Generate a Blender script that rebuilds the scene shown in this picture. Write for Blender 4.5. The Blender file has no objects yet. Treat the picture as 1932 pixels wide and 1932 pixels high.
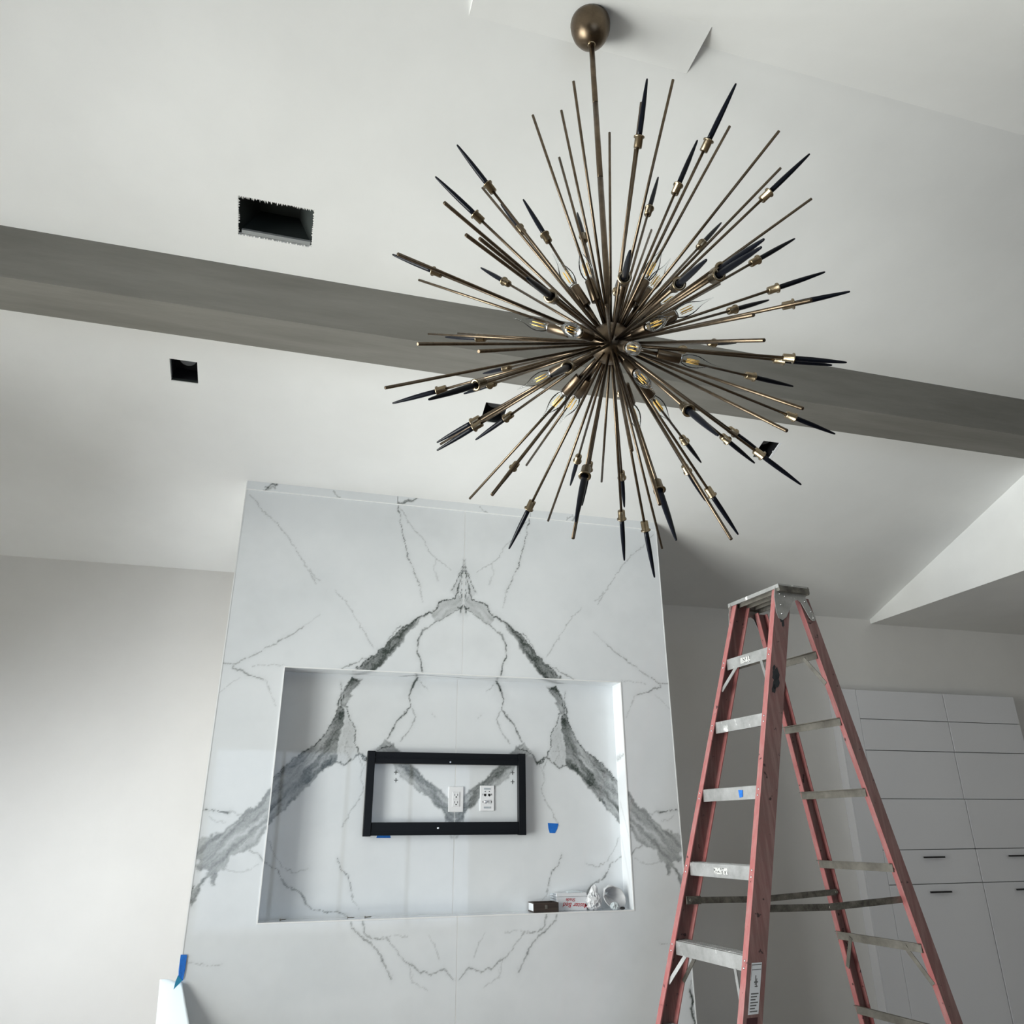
import bpy, bmesh, math, random
import numpy as np
from mathutils import Vector, Matrix, Quaternion

random.seed(7)
SC = bpy.context.scene
COL = SC.collection

# ------------------------------------------------------------------ camera
CX = 966.0                      # picture centre, frame taken as 1932 x 1932
FPX = 1450.0                    # focal length in pixels
CAM = np.array([0.0, 0.0, 1.325])
ROT = np.array([[0.96249555, -0.09833114, 0.25285034],     # camera (right, up, forward) -> world
                [-0.27124145, -0.36771839, 0.88950057],
                [-0.00551212, 0.92472384, 0.38059880]])
cam_d = bpy.data.cameras.new('camera')
cam_d.sensor_width = 36.0
cam_d.lens = 36.0 * FPX / 1932.0
cam_d.clip_start = 0.02
cam_o = bpy.data.objects.new('camera', cam_d)
COL.objects.link(cam_o)
m = Matrix.Identity(4)
for r in range(3):
    m[r][0] = ROT[r, 0]; m[r][1] = ROT[r, 1]; m[r][2] = -ROT[r, 2]; m[r][3] = CAM[r]
cam_o.matrix_world = m
SC.camera = cam_o

# ------------------------------------------------------------------ world, lights, exposure
SC.view_settings.view_transform = 'Standard'
SC.view_settings.look = 'None'
SC.view_settings.gamma = 1.0
SC.view_settings.use_curve_mapping = False
SC.view_settings.exposure = 0.0
SC.cycles.use_denoising = True
SC.cycles.max_bounces = 10
SC.cycles.diffuse_bounces = 5
SC.cycles.transmission_bounces = 10
SC.cycles.transparent_max_bounces = 16
SC.cycles.caustics_reflective = False
SC.cycles.caustics_refractive = False
SC.cycles.sample_clamp_indirect = 6.0

wd = bpy.data.worlds.new('overcast_sky'); SC.world = wd; wd.use_nodes = True
bg = wd.node_tree.nodes['Background']
bg.inputs[0].default_value = (0.86, 0.93, 1.0, 1); bg.inputs[1].default_value = 1.0


def area(name, loc, aim, sx, sy, power, col):
    d = bpy.data.lights.new(name, 'AREA'); d.shape = 'RECTANGLE'; d.size = sx; d.size_y = sy
    d.energy = power; d.color = col
    o = bpy.data.objects.new(name, d); COL.objects.link(o)
    o.location = loc
    o.rotation_euler = (Vector(aim) - Vector(loc)).to_track_quat('-Z', 'Y').to_euler()
    return o


# daylight coming in at the three glazed openings of the room
area('daylight_gable_window', (-2.62, 1.75, 1.575), (0.0, 1.75, 1.575), 2.1, 2.85, 240, (0.98, 1.0, 0.96))
area('daylight_ground_bounce', (-3.60, 1.75, 0.02), (-3.60, 1.75, 3.0), 2.6, 1.7, 350, (0.98, 1.0, 0.92))
area('daylight_low_window', (-2.62, 3.65, 0.92), (0.0, 3.65, 0.92), 1.1, 1.6, 85, (0.88, 0.94, 1.0))
area('daylight_ground_bounce', (-3.30, 3.65, 0.02), (-3.30, 3.65, 3.0), 1.4, 1.2, 50, (0.98, 1.0, 0.95))
area('daylight_garden_door', (0.9, -4.12, 1.25), (0.9, 0.0, 1.25), 3.6, 2.2, 30, (0.55, 0.75, 1.0))

# ------------------------------------------------------------------ measuring helpers
def ray(p):
    d = ROT @ np.array([p[0] - CX, -(p[1] - CX), FPX]); return d / np.linalg.norm(d)
def on_y(p, y):
    d = ray(p); return CAM + d * (y / d[1])
def on_x(p, x):
    d = ray(p); return CAM + d * (x / d[0])

# ------------------------------------------------------------------ mesh helpers
class MB:
    def __init__(s): s.v = []; s.f = []; s.sm = []
    def add(s, vs, fs, smooth=False):
        o = len(s.v); s.v += [tuple(map(float, v)) for v in vs]
        for f in fs: s.f.append(tuple(i + o for i in f)); s.sm.append(smooth)
    def box(s, x0, x1, y0, y1, z0, z1):
        s.add([(x0,y0,z0),(x1,y0,z0),(x1,y1,z0),(x0,y1,z0),(x0,y0,z1),(x1,y0,z1),(x1,y1,z1),(x0,y1,z1)],
              [(0,3,2,1),(4,5,6,7),(0,1,5,4),(1,2,6,5),(2,3,7,6),(3,0,4,7)]); return s
    def hexa(s, b, t):        # four bottom points, four top points (same order)
        s.add(list(b) + list(t), [(0,3,2,1),(4,5,6,7),(0,1,5,4),(1,2,6,5),(2,3,7,6),(3,0,4,7)]); return s
    def prism(s, poly, d):    # polygon of 3-d points pushed by the vector d
        n = len(poly); d = np.array(d)
        s.add([tuple(p) for p in poly] + [tuple(np.array(p) + d) for p in poly],
              [tuple(range(n - 1, -1, -1)), tuple(range(n, 2 * n))] + [(i, (i + 1) % n, n + (i + 1) % n, n + i) for i in range(n)]); return s
    def lathe(s, prof, n=16, cap=True, smooth=True, M=None):   # profile of (radius, z)
        vs = []; fs = []
        for r, z in prof:
            for k in range(n):
                a = 2 * math.pi * k / n; vs.append((r * math.cos(a), r * math.sin(a), z))
        for i in range(len(prof) - 1):
            for k in range(n):
                fs.append((i*n+k, i*n+(k+1)%n, (i+1)*n+(k+1)%n, (i+1)*n+k))
        if M is not None: vs = [tuple(M @ Vector(v)) for v in vs]
        s.add(vs, fs, smooth)
        if cap:
            o = len(s.v) - len(vs); L = (len(prof) - 1) * n
            s.f.append(tuple(o + k for k in range(n - 1, -1, -1))); s.sm.append(False)
            s.f.append(tuple(o + L + k for k in range(n))); s.sm.append(False)
        return s
    def tube(s, pts, r, n=8):
        pts = [Vector(p) for p in pts]; vs = []; fs = []
        for i, p in enumerate(pts):
            t = (pts[min(i + 1, len(pts) - 1)] - pts[max(i - 1, 0)]).normalized(); q = t.to_track_quat('Z', 'Y')
            for k in range(n):
                a = 2 * math.pi * k / n; vs.append(tuple(p + q @ Vector((r * math.cos(a), r * math.sin(a), 0))))
        for i in range(len(pts) - 1):
            for k in range(n): fs.append((i*n+k, i*n+(k+1)%n, (i+1)*n+(k+1)%n, (i+1)*n+k))
        fs.append(tuple(range(n - 1, -1, -1))); fs.append(tuple((len(pts) - 1) * n + k for k in range(n)))
        s.add(vs, fs, True); return s
    def mesh(s, name, mat, bevel=0.0):
        me = bpy.data.meshes.new(name); me.from_pydata(s.v, [], s.f); me.update()
        me.polygons.foreach_set('use_smooth', s.sm)
        if bevel > 0:
            bm = bmesh.new(); bm.from_mesh(me)
            bmesh.ops.remove_doubles(bm, verts=bm.verts, dist=1e-6)
            ed = [e for e in bm.edges if len(e.link_faces) == 2 and e.calc_face_angle(0) > 0.5]
            bmesh.ops.bevel(bm, geom=ed, offset=bevel, segments=2, affect='EDGES', profile=0.5)
            bm.to_mesh(me); bm.free()
        if mat: me.materials.append(mat)
        return me
    def build(s, name, mat, parent=None, loc=(0,0,0), bevel=0.0):
        return link(name, s.mesh(name, mat, bevel), parent, loc)

def link(name, me, parent=None, loc=(0,0,0)):
    o = bpy.data.objects.new(name, me); COL.objects.link(o); o.location = loc
    if parent is not None: o.parent = parent
    return o
def empty(name, loc=(0,0,0), rz=0.0):
    o = bpy.data.objects.new(name, None); COL.objects.link(o); o.location = loc; o.rotation_euler = (0,0,rz)
    o.empty_display_size = 0.1; return o
def tag(o, label=None, cat=None, group=None, kind=None):
    if label: o['label'] = label
    if cat: o['category'] = cat
    if group: o['group'] = group
    if kind: o['kind'] = kind
    return o
def struct(name, mb, mat, label, cat, parent=None, bevel=0.0):
    o = mb.build(name, mat, parent, bevel=bevel)
    if parent is None: tag(o, label, cat, kind='structure')
    return o

# ------------------------------------------------------------------ materials
def mat(name, col=(.8,.8,.8), rough=.5, metal=0.0, spec=.5, coat=0.0, trans=0.0, ior=1.45):
    mt = bpy.data.materials.new(name); mt.use_nodes = True
    b = mt.node_tree.nodes['Principled BSDF']
    b.inputs['Base Color'].default_value = (*col, 1); b.inputs['Roughness'].default_value = rough
    b.inputs['Metallic'].default_value = metal; b.inputs['Specular IOR Level'].default_value = spec
    b.inputs['Coat Weight'].default_value = coat; b.inputs['Transmission Weight'].default_value = trans
    b.inputs['IOR'].default_value = ior
    return mt
def nd(mt, t, **kw):
    n = mt.node_tree.nodes.new(t)
    for k, v in kw.items(): setattr(n, k, v)
    return n
def lk(mt, a, b): mt.node_tree.links.new(a, b)
def noise(mt, scale, detail=4, rough=.6, coord='Object', mapping=None):
    tc = nd(mt, 'ShaderNodeTexCoord'); nz = nd(mt, 'ShaderNodeTexNoise')
    nz.inputs['Scale'].default_value = scale; nz.inputs['Detail'].default_value = detail; nz.inputs['Roughness'].default_value = rough
    if mapping:
        mp = nd(mt, 'ShaderNodeMapping'); mp.inputs['Scale'].default_value = mapping
        lk(mt, tc.outputs[coord], mp.inputs[0]); lk(mt, mp.outputs[0], nz.inputs['Vector'])
    else: lk(mt, tc.outputs[coord], nz.inputs['Vector'])
    return nz.outputs['Fac']
def ramp(mt, src, stops):
    r = nd(mt, 'ShaderNodeValToRGB'); e = r.color_ramp.elements
    while len(e) < len(stops): e.new(.5)
    for el, (p, c) in zip(e, stops): el.position = p; el.color = (*c, 1) if len(c) == 3 else c
    lk(mt, src, r.inputs[0]); return r.outputs[0]
def mixc(mt, f, a, b, mode='MIX'):
    n = nd(mt, 'ShaderNodeMix', data_type='RGBA', blend_type=mode)
    for i, s in ((0, f), (6, a), (7, b)):
        if hasattr(s, 'is_linked'): lk(mt, s, n.inputs[i])
        elif isinstance(s, tuple): n.inputs[i].default_value = (*s, 1)
        else: n.inputs[i].default_value = s
    return n.outputs[2]
def bsdf(mt): return mt.node_tree.nodes['Principled BSDF']
def setc(mt, s): lk(mt, s, bsdf(mt).inputs['Base Color'])
def bump(mt, src, strength=.1, dist=.002):
    b = nd(mt, 'ShaderNodeBump'); b.inputs['Strength'].default_value = strength; b.inputs['Distance'].default_value = dist
    lk(mt, src, b.inputs['Height']); lk(mt, b.outputs[0], bsdf(mt).inputs['Normal'])

M = {}
def paint(name, c, rough=.75):
    mt = mat(name, c, rough, spec=.25)
    n = noise(mt, 3.0, 5, .6); setc(mt, ramp(mt, n, [(.3, tuple(x * .97 for x in c)), (.7, tuple(min(1, x * 1.02) for x in c))]))
    bump(mt, noise(mt, 260, 3, .6), .12, .0012); return mt
M['ceiling'] = paint('ceiling_paint', (.80, .805, .795))
M['wall'] = paint('wall_paint', (.735, .72, .695))
mt = paint('beam_paint', (.20, .195, .175), .6); M['beam'] = mt
for n_ in list(mt.node_tree.nodes):
    pass
g = noise(mt, 6, 6, .65, mapping=(.25, 2, 2)); setc(mt, ramp(mt, g, [(.3, (.165, .16, .142)), (.7, (.225, .218, .198))]))
mt = mat('floor_boards', (.42, .36, .29), .45); M['floor'] = mt
setc(mt, ramp(mt, noise(mt, 4, 6, .6, mapping=(.2, 3, 1)), [(.3, (.23, .19, .15)), (.7, (.31, .27, .22))]))

mt = mat('polished_marble', (.8, .8, .8), .03, spec=.6); M['marble'] = mt
at = nd(mt, 'ShaderNodeAttribute', attribute_name='vein')
cl = ramp(mt, noise(mt, 2.2, 6, .6), [(.3, (.695, .724, .748)), (.7, (.765, .79, .812))])
vn = ramp(mt, noise(mt, 14, 6, .7), [(.3, (.024, .032, .029)), (.7, (.070, .086, .079))])
fine = noise(mt, 120, 3, .6)
mm = nd(mt, 'ShaderNodeMath', operation='MULTIPLY_ADD'); lk(mt, fine, mm.inputs[0]); mm.inputs[1].default_value = .5; mm.inputs[2].default_value = .75
m2 = nd(mt, 'ShaderNodeMath', operation='MULTIPLY', use_clamp=True); lk(mt, at.outputs['Fac'], m2.inputs[0]); lk(mt, mm.outputs[0], m2.inputs[1])
setc(mt, mixc(mt, m2.outputs[0], cl, vn))

M['trim'] = mat('white_trim', (.82, .83, .83), .35)
M['grout'] = mat('white_grout', (.86, .87, .87), .7)
mt = mat('antique_brass', (.26, .175, .09), .34, 1.0); M['brass'] = mt
n = noise(mt, 18, 5, .65); setc(mt, ramp(mt, n, [(.3, (.095, .072, .050)), (.7, (.175, .132, .090))]))
lk(mt, ramp(mt, noise(mt, 40, 4, .6), [(.3, (.26, .26, .26)), (.75, (.42, .42, .42))]), bsdf(mt).inputs['Roughness'])
mt = mat('burnished_brass', (.45, .33, .18), .27, 1.0); M['collar'] = mt
setc(mt, ramp(mt, noise(mt, 30, 4, .6), [(.3, (.24, .19, .125)), (.7, (.36, .29, .195))]))
M['spike'] = mat('black_lacquer', (.003, .004, .008), .28, spec=.18)
mt = bpy.data.materials.new('thin_clear_glass'); mt.use_nodes = True; M['glass'] = mt
mt.node_tree.nodes.clear()
go = nd(mt, 'ShaderNodeOutputMaterial'); gt = nd(mt, 'ShaderNodeBsdfTransparent'); gg = nd(mt, 'ShaderNodeBsdfGlossy'); gg.inputs['Roughness'].default_value = .03
gt.inputs[0].default_value = (.96, .97, .97, 1)
gw = nd(mt, 'ShaderNodeLayerWeight'); gw.inputs[0].default_value = .16; gm = nd(mt, 'ShaderNodeMixShader')
lk(mt, gw.outputs['Fresnel'], gm.inputs[0]); lk(mt, gt.outputs[0], gm.inputs[1]); lk(mt, gg.outputs[0], gm.inputs[2]); lk(mt, gm.outputs[0], go.inputs[0])
M['filament'] = mat('amber_filament', (1.0, .62, .16), .5)
M['steel'] = mat('bright_steel', (.75, .75, .75), .25, 1.0)

def fibre(name, c0, c1, dirt):
    mt = mat(name, c0, .55, spec=.35)
    a = mixc(mt, ramp(mt, noise(mt, 6, 6, .7), [(.35, (0,0,0)), (.65, (1,1,1))]), c0, c1)
    streak = noise(mt, 55, 5, .65, mapping=(1, 1, .06))
    a = mixc(mt, ramp(mt, streak, [(.45, (0,0,0)), (.75, (.35,.35,.35))]), a, (.50, .36, .34))
    spots = ramp(mt, noise(mt, 26, 3, .55), [(.66, (0,0,0)), (.70, (1,1,1))])
    a = mixc(mt, spots, a, dirt)
    setc(mt, a); bump(mt, streak, .2, .001); return mt
M['red'] = fibre('red_fibreglass', (.40, .125, .122), (.36, .15, .145), (.07, .035, .035))
M['red_dusty'] = fibre('dusty_red_fibreglass', (.235, .118, .112), (.205, .125, .115), (.06, .04, .04))
mt = mat('scuffed_aluminium', (.5, .5, .49), .45, .75); M['alu'] = mt
a = ramp(mt, noise(mt, 9, 6, .7), [(.3, (.36, .36, .35)), (.7, (.60, .60, .59))])
drips = ramp(mt, noise(mt, 30, 4, .6, mapping=(1, 1, .45)), [(.64, (0,0,0)), (.68, (1,1,1))])
setc(mt, mixc(mt, drips, a, (.80, .80, .78)))
inv = nd(mt, 'ShaderNodeMath', operation='MULTIPLY_ADD'); lk(mt, drips, inv.inputs[0]); inv.inputs[1].default_value = -.7; inv.inputs[2].default_value = .75
lk(mt, inv.outputs[0], bsdf(mt).inputs['Metallic'])
mt = mat('dull_aluminium', (.33, .31, .27), .55, .6); M['alu_dull'] = mt
setc(mt, ramp(mt, noise(mt, 16, 6, .7), [(.3, (.15, .138, .118)), (.7, (.27, .255, .22))]))
mt = mat('grimy_steel', (.2, .19, .17), .5, .7); M['grimy'] = mt
setc(mt, ramp(mt, noise(mt, 22, 6, .7), [(.35, (.10, .095, .085)), (.7, (.30, .285, .25))]))
M['black_metal'] = mat('black_powder_coat', (.005, .006, .008), .35, spec=.22)
M['black'] = mat('black_plastic', (.012, .012, .014), .4)
M['zinc'] = mat('galvanised_sheet', (.36, .38, .385), .5, .4)
mt = mat('worn_label', (.5, .5, .5), .6); M['worn_label'] = mt
setc(mt, ramp(mt, noise(mt, 120, 3, .6), [(.42, (.10, .10, .10)), (.5, (.62, .62, .60))]))
M['tar'] = mat('dried_tar', (.028, .030, .034), .7)
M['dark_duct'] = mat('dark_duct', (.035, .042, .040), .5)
M['plastic_white'] = mat('white_plastic', (.80, .81, .83), .3)
M['slot'] = mat('dark_slot', (.02, .02, .02), .6)
mt = mat('blue_masking_tape', (.01, .15, .56), .6); M['tape'] = mt
setc(mt, ramp(mt, noise(mt, 60, 4, .6), [(.3, (.008, .12, .48)), (.7, (.012, .17, .62))]))
mt = mat('blue_tape_lit_through', (.05, .50, .85), .55); M['tape_lit_through'] = mt  # same tape in paler cyan: daylight glowing through the fold is put into the colour
mt = mat('white_lacquer', (.73, .73, .75), .4); M['lacquer'] = mt
M['gap'] = mat('dark_gap', (.09, .09, .09), .8)
mt = mat('dark_wood', (.035, .024, .018), .5); M['dark_wood'] = mt
setc(mt, ramp(mt, noise(mt, 40, 5, .6, mapping=(.2, 1, 3)), [(.3, (.022, .016, .013)), (.7, (.06, .042, .033))]))
M['card'] = mat('white_card', (.70, .72, .75), .6)
M['card_end'] = mat('grey_card', (.42, .46, .50), .6)
M['red_ink'] = mat('red_marker', (.45, .02, .03), .6)
M['ink'] = mat('black_ink', (.02, .02, .02), .6)
mt = mat('thin_plastic', (.85, .86, .88), .35, trans=.25); M['bag'] = mt
M['paper'] = mat('white_paper', (.60, .655, .68), .8)
M['drywall'] = mat('torn_drywall', (.78, .78, .76), .9)
M['lens'] = mat('frosted_lens', (.30, .32, .36), .25)
# window pane: lets daylight through and mirrors a little
mt = bpy.data.materials.new('window_glass'); mt.use_nodes = True; M['pane'] = mt
nt = mt.node_tree; nt.nodes.clear()
out = nd(mt, 'ShaderNodeOutputMaterial'); tr = nd(mt, 'ShaderNodeBsdfTransparent'); gl = nd(mt, 'ShaderNodeBsdfGlossy')
gl.inputs['Roughness'].default_value = 0.02; fr = nd(mt, 'ShaderNodeFresnel'); mx = nd(mt, 'ShaderNodeMixShader')
lk(mt, fr.outputs[0], mx.inputs[0]); lk(mt, tr.outputs[0], mx.inputs[1]); lk(mt, gl.outputs[0], mx.inputs[2]); lk(mt, mx.outputs[0], out.inputs[0])

# ------------------------------------------------------------------ room shell
FACE = 3.80          # front face of the marble
NB = 3.91            # back of the niche
WALL = 4.543         # wall behind the chimney breast
SL = 0.35            # roof slope
ZF = 2.970           # ceiling height where it meets the marble
RID = 1.55           # ridge line
XW, XE = -2.45, 8.6  # room ends
YS = -4.0
YF = -1.5            # beyond this line the ceiling runs flat
def zc(y): return ZF + SL * (FACE - y) if y >= RID else ZF + SL * (FACE - RID) - SL * (RID - max(y, YF))
T = 0.10

def wx(p, y): return float(on_y(p, y)[0])

# ceiling, front slope: panel with real openings
def slope_pt(x, y, up=0.0): return (x, y, zc(y) + up)
LIGHTS = [(-0.594, 3.17), (0.815, 3.17), (2.325, 3.17)]
VENT = (-0.368, -0.096, 2.352, 2.502)
hw, hl = .056, .058
holes = [(x - hw, x + hw, y - hl, y + hl) for x, y in LIGHTS] + [VENT]
xs = sorted({XW, XE} | {h[0] for h in holes} | {h[1] for h in holes})
ys = sorted({RID, WALL + .02} | {h[2] for h in holes} | {h[3] for h in holes})
mb = MB()
for i in range(len(xs) - 1):
    for j in range(len(ys) - 1):
        cx, cy = (xs[i] + xs[i+1]) / 2, (ys[j] + ys[j+1]) / 2
        if any(h[0] < cx < h[1] and h[2] < cy < h[3] for h in holes): continue
        mb.add([slope_pt(xs[i], ys[j]), slope_pt(xs[i+1], ys[j]), slope_pt(xs[i+1], ys[j+1]), slope_pt(xs[i], ys[j+1])], [(0,1,2,3)][:1])
# plasterboard thickness around the openings
for h in holes:
    for (xa, ya), (xb, yb) in (((h[0],h[2]),(h[1],h[2])), ((h[1],h[2]),(h[1],h[3])), ((h[1],h[3]),(h[0],h[3])), ((h[0],h[3]),(h[0],h[2]))):
        mb.add([slope_pt(xa,ya), slope_pt(xb,yb), slope_pt(xb,yb,.014), slope_pt(xa,ya,.014)], [(0,1,2,3)])
# upper skin, so that no daylight leaks through the openings
mb.add([slope_pt(XW,RID,.35), slope_pt(XE,RID,.35), slope_pt(XE,WALL+.02,.35), slope_pt(XW,WALL+.02,.35)], [(0,1,2,3)])
struct('ceiling', mb, M['ceiling'], 'sloping white plaster ceiling above the marble wall', 'ceiling')
mb = MB().hexa([(XW,YF,zc(YF)),(XE,YF,zc(YF)),(XE,RID,zc(RID)),(XW,RID,zc(RID))], [(XW,YF,zc(YF)+T),(XE,YF,zc(YF)+T),(XE,RID,zc(RID)+T),(XW,RID,zc(RID)+T)])
struct('ceiling', mb, M['ceiling'], 'opposite white plaster slope of the vaulted ceiling', 'ceiling')
struct('ceiling', MB().box(XW, XE, YS, YF, zc(YS), zc(YS) + T), M['ceiling'], 'flat white ceiling strip beside the garden door', 'ceiling')
# flat box filling the ridge, where the chandelier hangs
zb = 3.727
bx0, bx1, by0, by1 = .333, 1.10, RID - (zc(RID) - zb) / SL, RID + (zc(RID) - zb) / SL
mb = MB().hexa([(bx0,by0,zb),(bx1,by0,zb),(bx1,by1,zb),(bx0,by1,zb)], [(bx0,RID-.02,zc(RID)+.02),(bx1,RID-.02,zc(RID)+.02),(bx1,RID+.02,zc(RID)+.02),(bx0,RID+.02,zc(RID)+.02)])
struct('trim_1', mb, M['ceiling'], 'flat white plaster box at the ridge carrying the chandelier', 'ceiling box')
# beam
y0b, y1b, zbm = 2.628, 2.84, 3.158
mb = MB().hexa([(XW,y0b,zbm),(XE,y0b,zbm),(XE,y1b,zbm),(XW,y1b,zbm)], [(XW,y0b,zc(y0b)+.02),(XE,y0b,zc(y0b)+.02),(XE,y1b,zc(y1b)+.02),(XW,y1b,zc(y1b)+.02)])
struct('beam', mb, M['beam'], 'long grey painted beam crossing the sloping ceiling', 'beam')
# soffit on the kitchen side
sx = 3.985; zs = 2.68
mb = MB().hexa([(sx,2.95,zs),(XE,2.95,zs),(XE,WALL,zs),(sx,WALL,zs)], [(sx,2.95,zc(2.95)+.02),(XE,2.95,zc(2.95)+.02),(XE,WALL,zc(WALL)+.02),(sx,WALL,zc(WALL)+.02)])
struct('trim_2', mb, M['ceiling'], 'dropped plaster soffit above the white cabinets', 'soffit')
# walls
mb = MB().box(XW - T, XE + T, WALL, WALL + T, -.02, zc(WALL) + .3)
struct('wall_back', mb, M['wall'], 'pale plaster wall behind the marble chimney breast', 'wall')
def gable(x0, x1, openings):
    """wall across the vault at x0..x1 with rectangular openings (y0, y1, z0, z1)"""
    mb = MB(); ys = sorted({YS, YF, RID, WALL} | {o[0] for o in openings} | {o[1] for o in openings})
    for a, b in zip(ys[:-1], ys[1:]):
        op = next((o for o in openings if o[0] <= (a + b) / 2 <= o[1]), None)
        spans = [(0, None)] if op is None else [(0, op[2]), (op[3], None)]
        for z0, z1 in spans:
            za, zb_ = (zc(a), zc(b)) if z1 is None else (z1, z1)
            if z1 is not None and z1 - z0 < 1e-3: continue
            mb.hexa([(x0,a,z0),(x1,a,z0),(x1,b,z0),(x0,b,z0)], [(x0,a,za),(x1,a,za),(x1,b,zb_),(x0,b,zb_)])
    return mb
WINS = [(.68, 2.82, .10, 3.05), (3.05, 4.25, .10, 1.75)]
struct('wall_left', gable(XW - T, XW, WINS), M['wall'], 'plaster gable wall with the two tall side windows', 'wall')
struct('wall_right', gable(XE, XE + T, []), M['wall'], 'plain plaster gable wall at the kitchen end', 'wall')
DOOR = (-.95, 2.75, .03, 2.40)
mb = MB()
mb.box(XW - T, DOOR[0], YS - T, YS, 0, zc(YS)); mb.box(DOOR[1], XE + T, YS - T, YS, 0, zc(YS)); mb.box(DOOR[0], DOOR[1], YS - T, YS, DOOR[3], zc(YS))
mb.box(DOOR[0], DOOR[1], YS - T, YS, 0, DOOR[2])
struct('wall_front', mb, M['wall'], 'plaster wall with the wide glazed garden door', 'wall')
struct('floor', MB().box(XW - T, XE + T, YS - T, WALL + T, -.1, 0), M['floor'], 'dusty light wooden floor of the room', 'floor')

def glazed(name, label, axis, at, a0, a1, z0, z1, n):
    """frame with n panes in an opening; axis 'x' = opening in a wall of constant x"""
    e = empty(name, (0, 0, 0)); tag(e, label, 'window' if 'window' in name else 'door', kind='structure')
    w = .05; dpt = .06
    def bar(p0, p1, q0, q1):
        if axis == 'x': return MB().box(at - dpt/2, at + dpt/2, p0, p1, q0, q1)
        return MB().box(p0, p1, at - dpt/2, at + dpt/2, q0, q1)
    bar(a0, a1, z0, z0 + w).build('frame_rail', M['black'], e); bar(a0, a1, z1 - w, z1).build('frame_rail', M['black'], e)
    st = (a1 - a0 - w) / n
    for i in range(n + 1): bar(a0 + i * st, a0 + i * st + w, z0 + w, z1 - w).build('frame_stile', M['black'], e)
    for i in range(n):
        p0, p1 = a0 + i * st + w, a0 + (i + 1) * st
        if axis == 'x': MB().box(at - .004, at + .004, p0, p1, z0 + w, z1 - w).build('pane', M['pane'], e)
        else: MB().box(p0, p1, at - .004, at + .004, z0 + w, z1 - w).build('pane', M['pane'], e)
    return e
glazed('window_1', 'tall dark framed gable window in the side wall', 'x', XW - .05, *WINS[0][:2], *WINS[0][2:], 3)
glazed('window_2', 'low dark framed side window close to the marble wall', 'x', XW - .05, *WINS[1][:2], *WINS[1][2:], 2)
glazed('door_1', 'wide dark framed glazed garden door opposite the marble wall', 'y', YS - .05, DOOR[0], DOOR[1], DOOR[2], DOOR[3], 4)

# ------------------------------------------------------------------ openings in the ceiling
SA = math.atan(SL)
slope_rot = Matrix.Rotation(-SA, 4, 'X')      # local x along the ridge, local y down the slope
def slope_M(x, y): return Matrix.Translation((x, y, zc(y))) @ slope_rot

lab = ['square black recessed light opening in the ceiling nearest the side window',
       'square black recessed light opening in the ceiling above the middle of the marble wall',
       'square black recessed light opening with a white inner edge, above the step ladder']
for (x, y), lb in zip(LIGHTS, lab):
    e = empty('recessed_light', (x, y, zc(y))); e.rotation_euler = (-SA, 0, 0)
    tag(e, lb, 'light', 'square recessed lights along the beam')
    a, b, dpt = hw - .001, hl / math.cos(SA) - .001, .085
    mb = MB()
    for x0, x1, y0, y1 in ((-a, -a + .003, -b, b), (a - .003, a, -b, b), (-a, a, -b, -b + .003), (-a, a, b - .003, b)):
        mb.box(x0, x1, y0, y1, .016, dpt)
    mb.box(-a, a, -b, b, dpt, dpt + .003)
    mb.build('housing', M['black'], e)
    MB().lathe([(.034, -.004), (.036, 0), (.036, .004), (.028, .010)], 24).build('lamp_lens', M['lens'], e, (.004, -.012, dpt - .012))
    lip = MB().box(-a, a, b - .004, b - .002, .002, .016); lip.build('lip', M['dark_duct'], e)
    if lb is lab[2]:
        MB().box(a - .014, a - .001, -b, b, .0, .004).box(a - .019, a - .014, -b + .06, -b + .07, 0, .004).build('plaster_rim', M['plastic_white'], e)

# duct opening
e = empty('duct_opening', ((VENT[0] + VENT[1]) / 2, (VENT[2] + VENT[3]) / 2, zc((VENT[2] + VENT[3]) / 2))); e.rotation_euler = (-SA, 0, 0)
tag(e, 'rough cut rectangular air duct opening in the white ceiling', 'air duct')
a, b = (VENT[1] - VENT[0]) / 2, (VENT[3] - VENT[2]) / 2 / math.cos(SA)
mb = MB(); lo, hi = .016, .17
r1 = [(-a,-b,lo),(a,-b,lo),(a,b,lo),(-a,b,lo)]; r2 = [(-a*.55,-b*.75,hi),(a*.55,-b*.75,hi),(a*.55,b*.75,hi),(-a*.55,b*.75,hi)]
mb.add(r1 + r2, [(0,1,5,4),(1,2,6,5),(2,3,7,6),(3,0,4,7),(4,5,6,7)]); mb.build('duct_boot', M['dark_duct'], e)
MB().box(-a + .012, a - .006, b - .022, b - .008, .004, .016).build('sheet_metal_flange', M['zinc'], e)
rnd = random.Random(3)
mb = MB(); x = -a
while x < a:                                      # torn paper fringe along the upper cut
    w_ = rnd.uniform(.003, .009); l_ = rnd.uniform(.002, .013)
    mb.prism([(x, -b - .001, .001), (x + w_, -b - .001, .001), (x + w_ * rnd.uniform(.3, .8), -b + l_, .001)], (0, 0, .002)); x += w_
x = -a
while x < a:
    w_ = rnd.uniform(.006, .018); l_ = rnd.uniform(.001, .008)
    mb.prism([(x, b + .001, .001), (x + w_ * .5, b - l_, .001), (x + w_, b + .001, .001)], (0, 0, .002)); x += w_
y = -b
while y < b:
    w_ = rnd.uniform(.006, .014); l_ = rnd.uniform(.002, .007)
    mb.prism([(-a - .001, y, .001), (-a + l_, y + w_ * .5, .001), (-a - .001, y + w_, .001)], (0, 0, .002))
    mb.prism([(a + .001, y, .001), (a - l_ * .7, y + w_ * .4, .001), (a + .001, y + w_, .001)], (0, 0, .002)); y += w_
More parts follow.
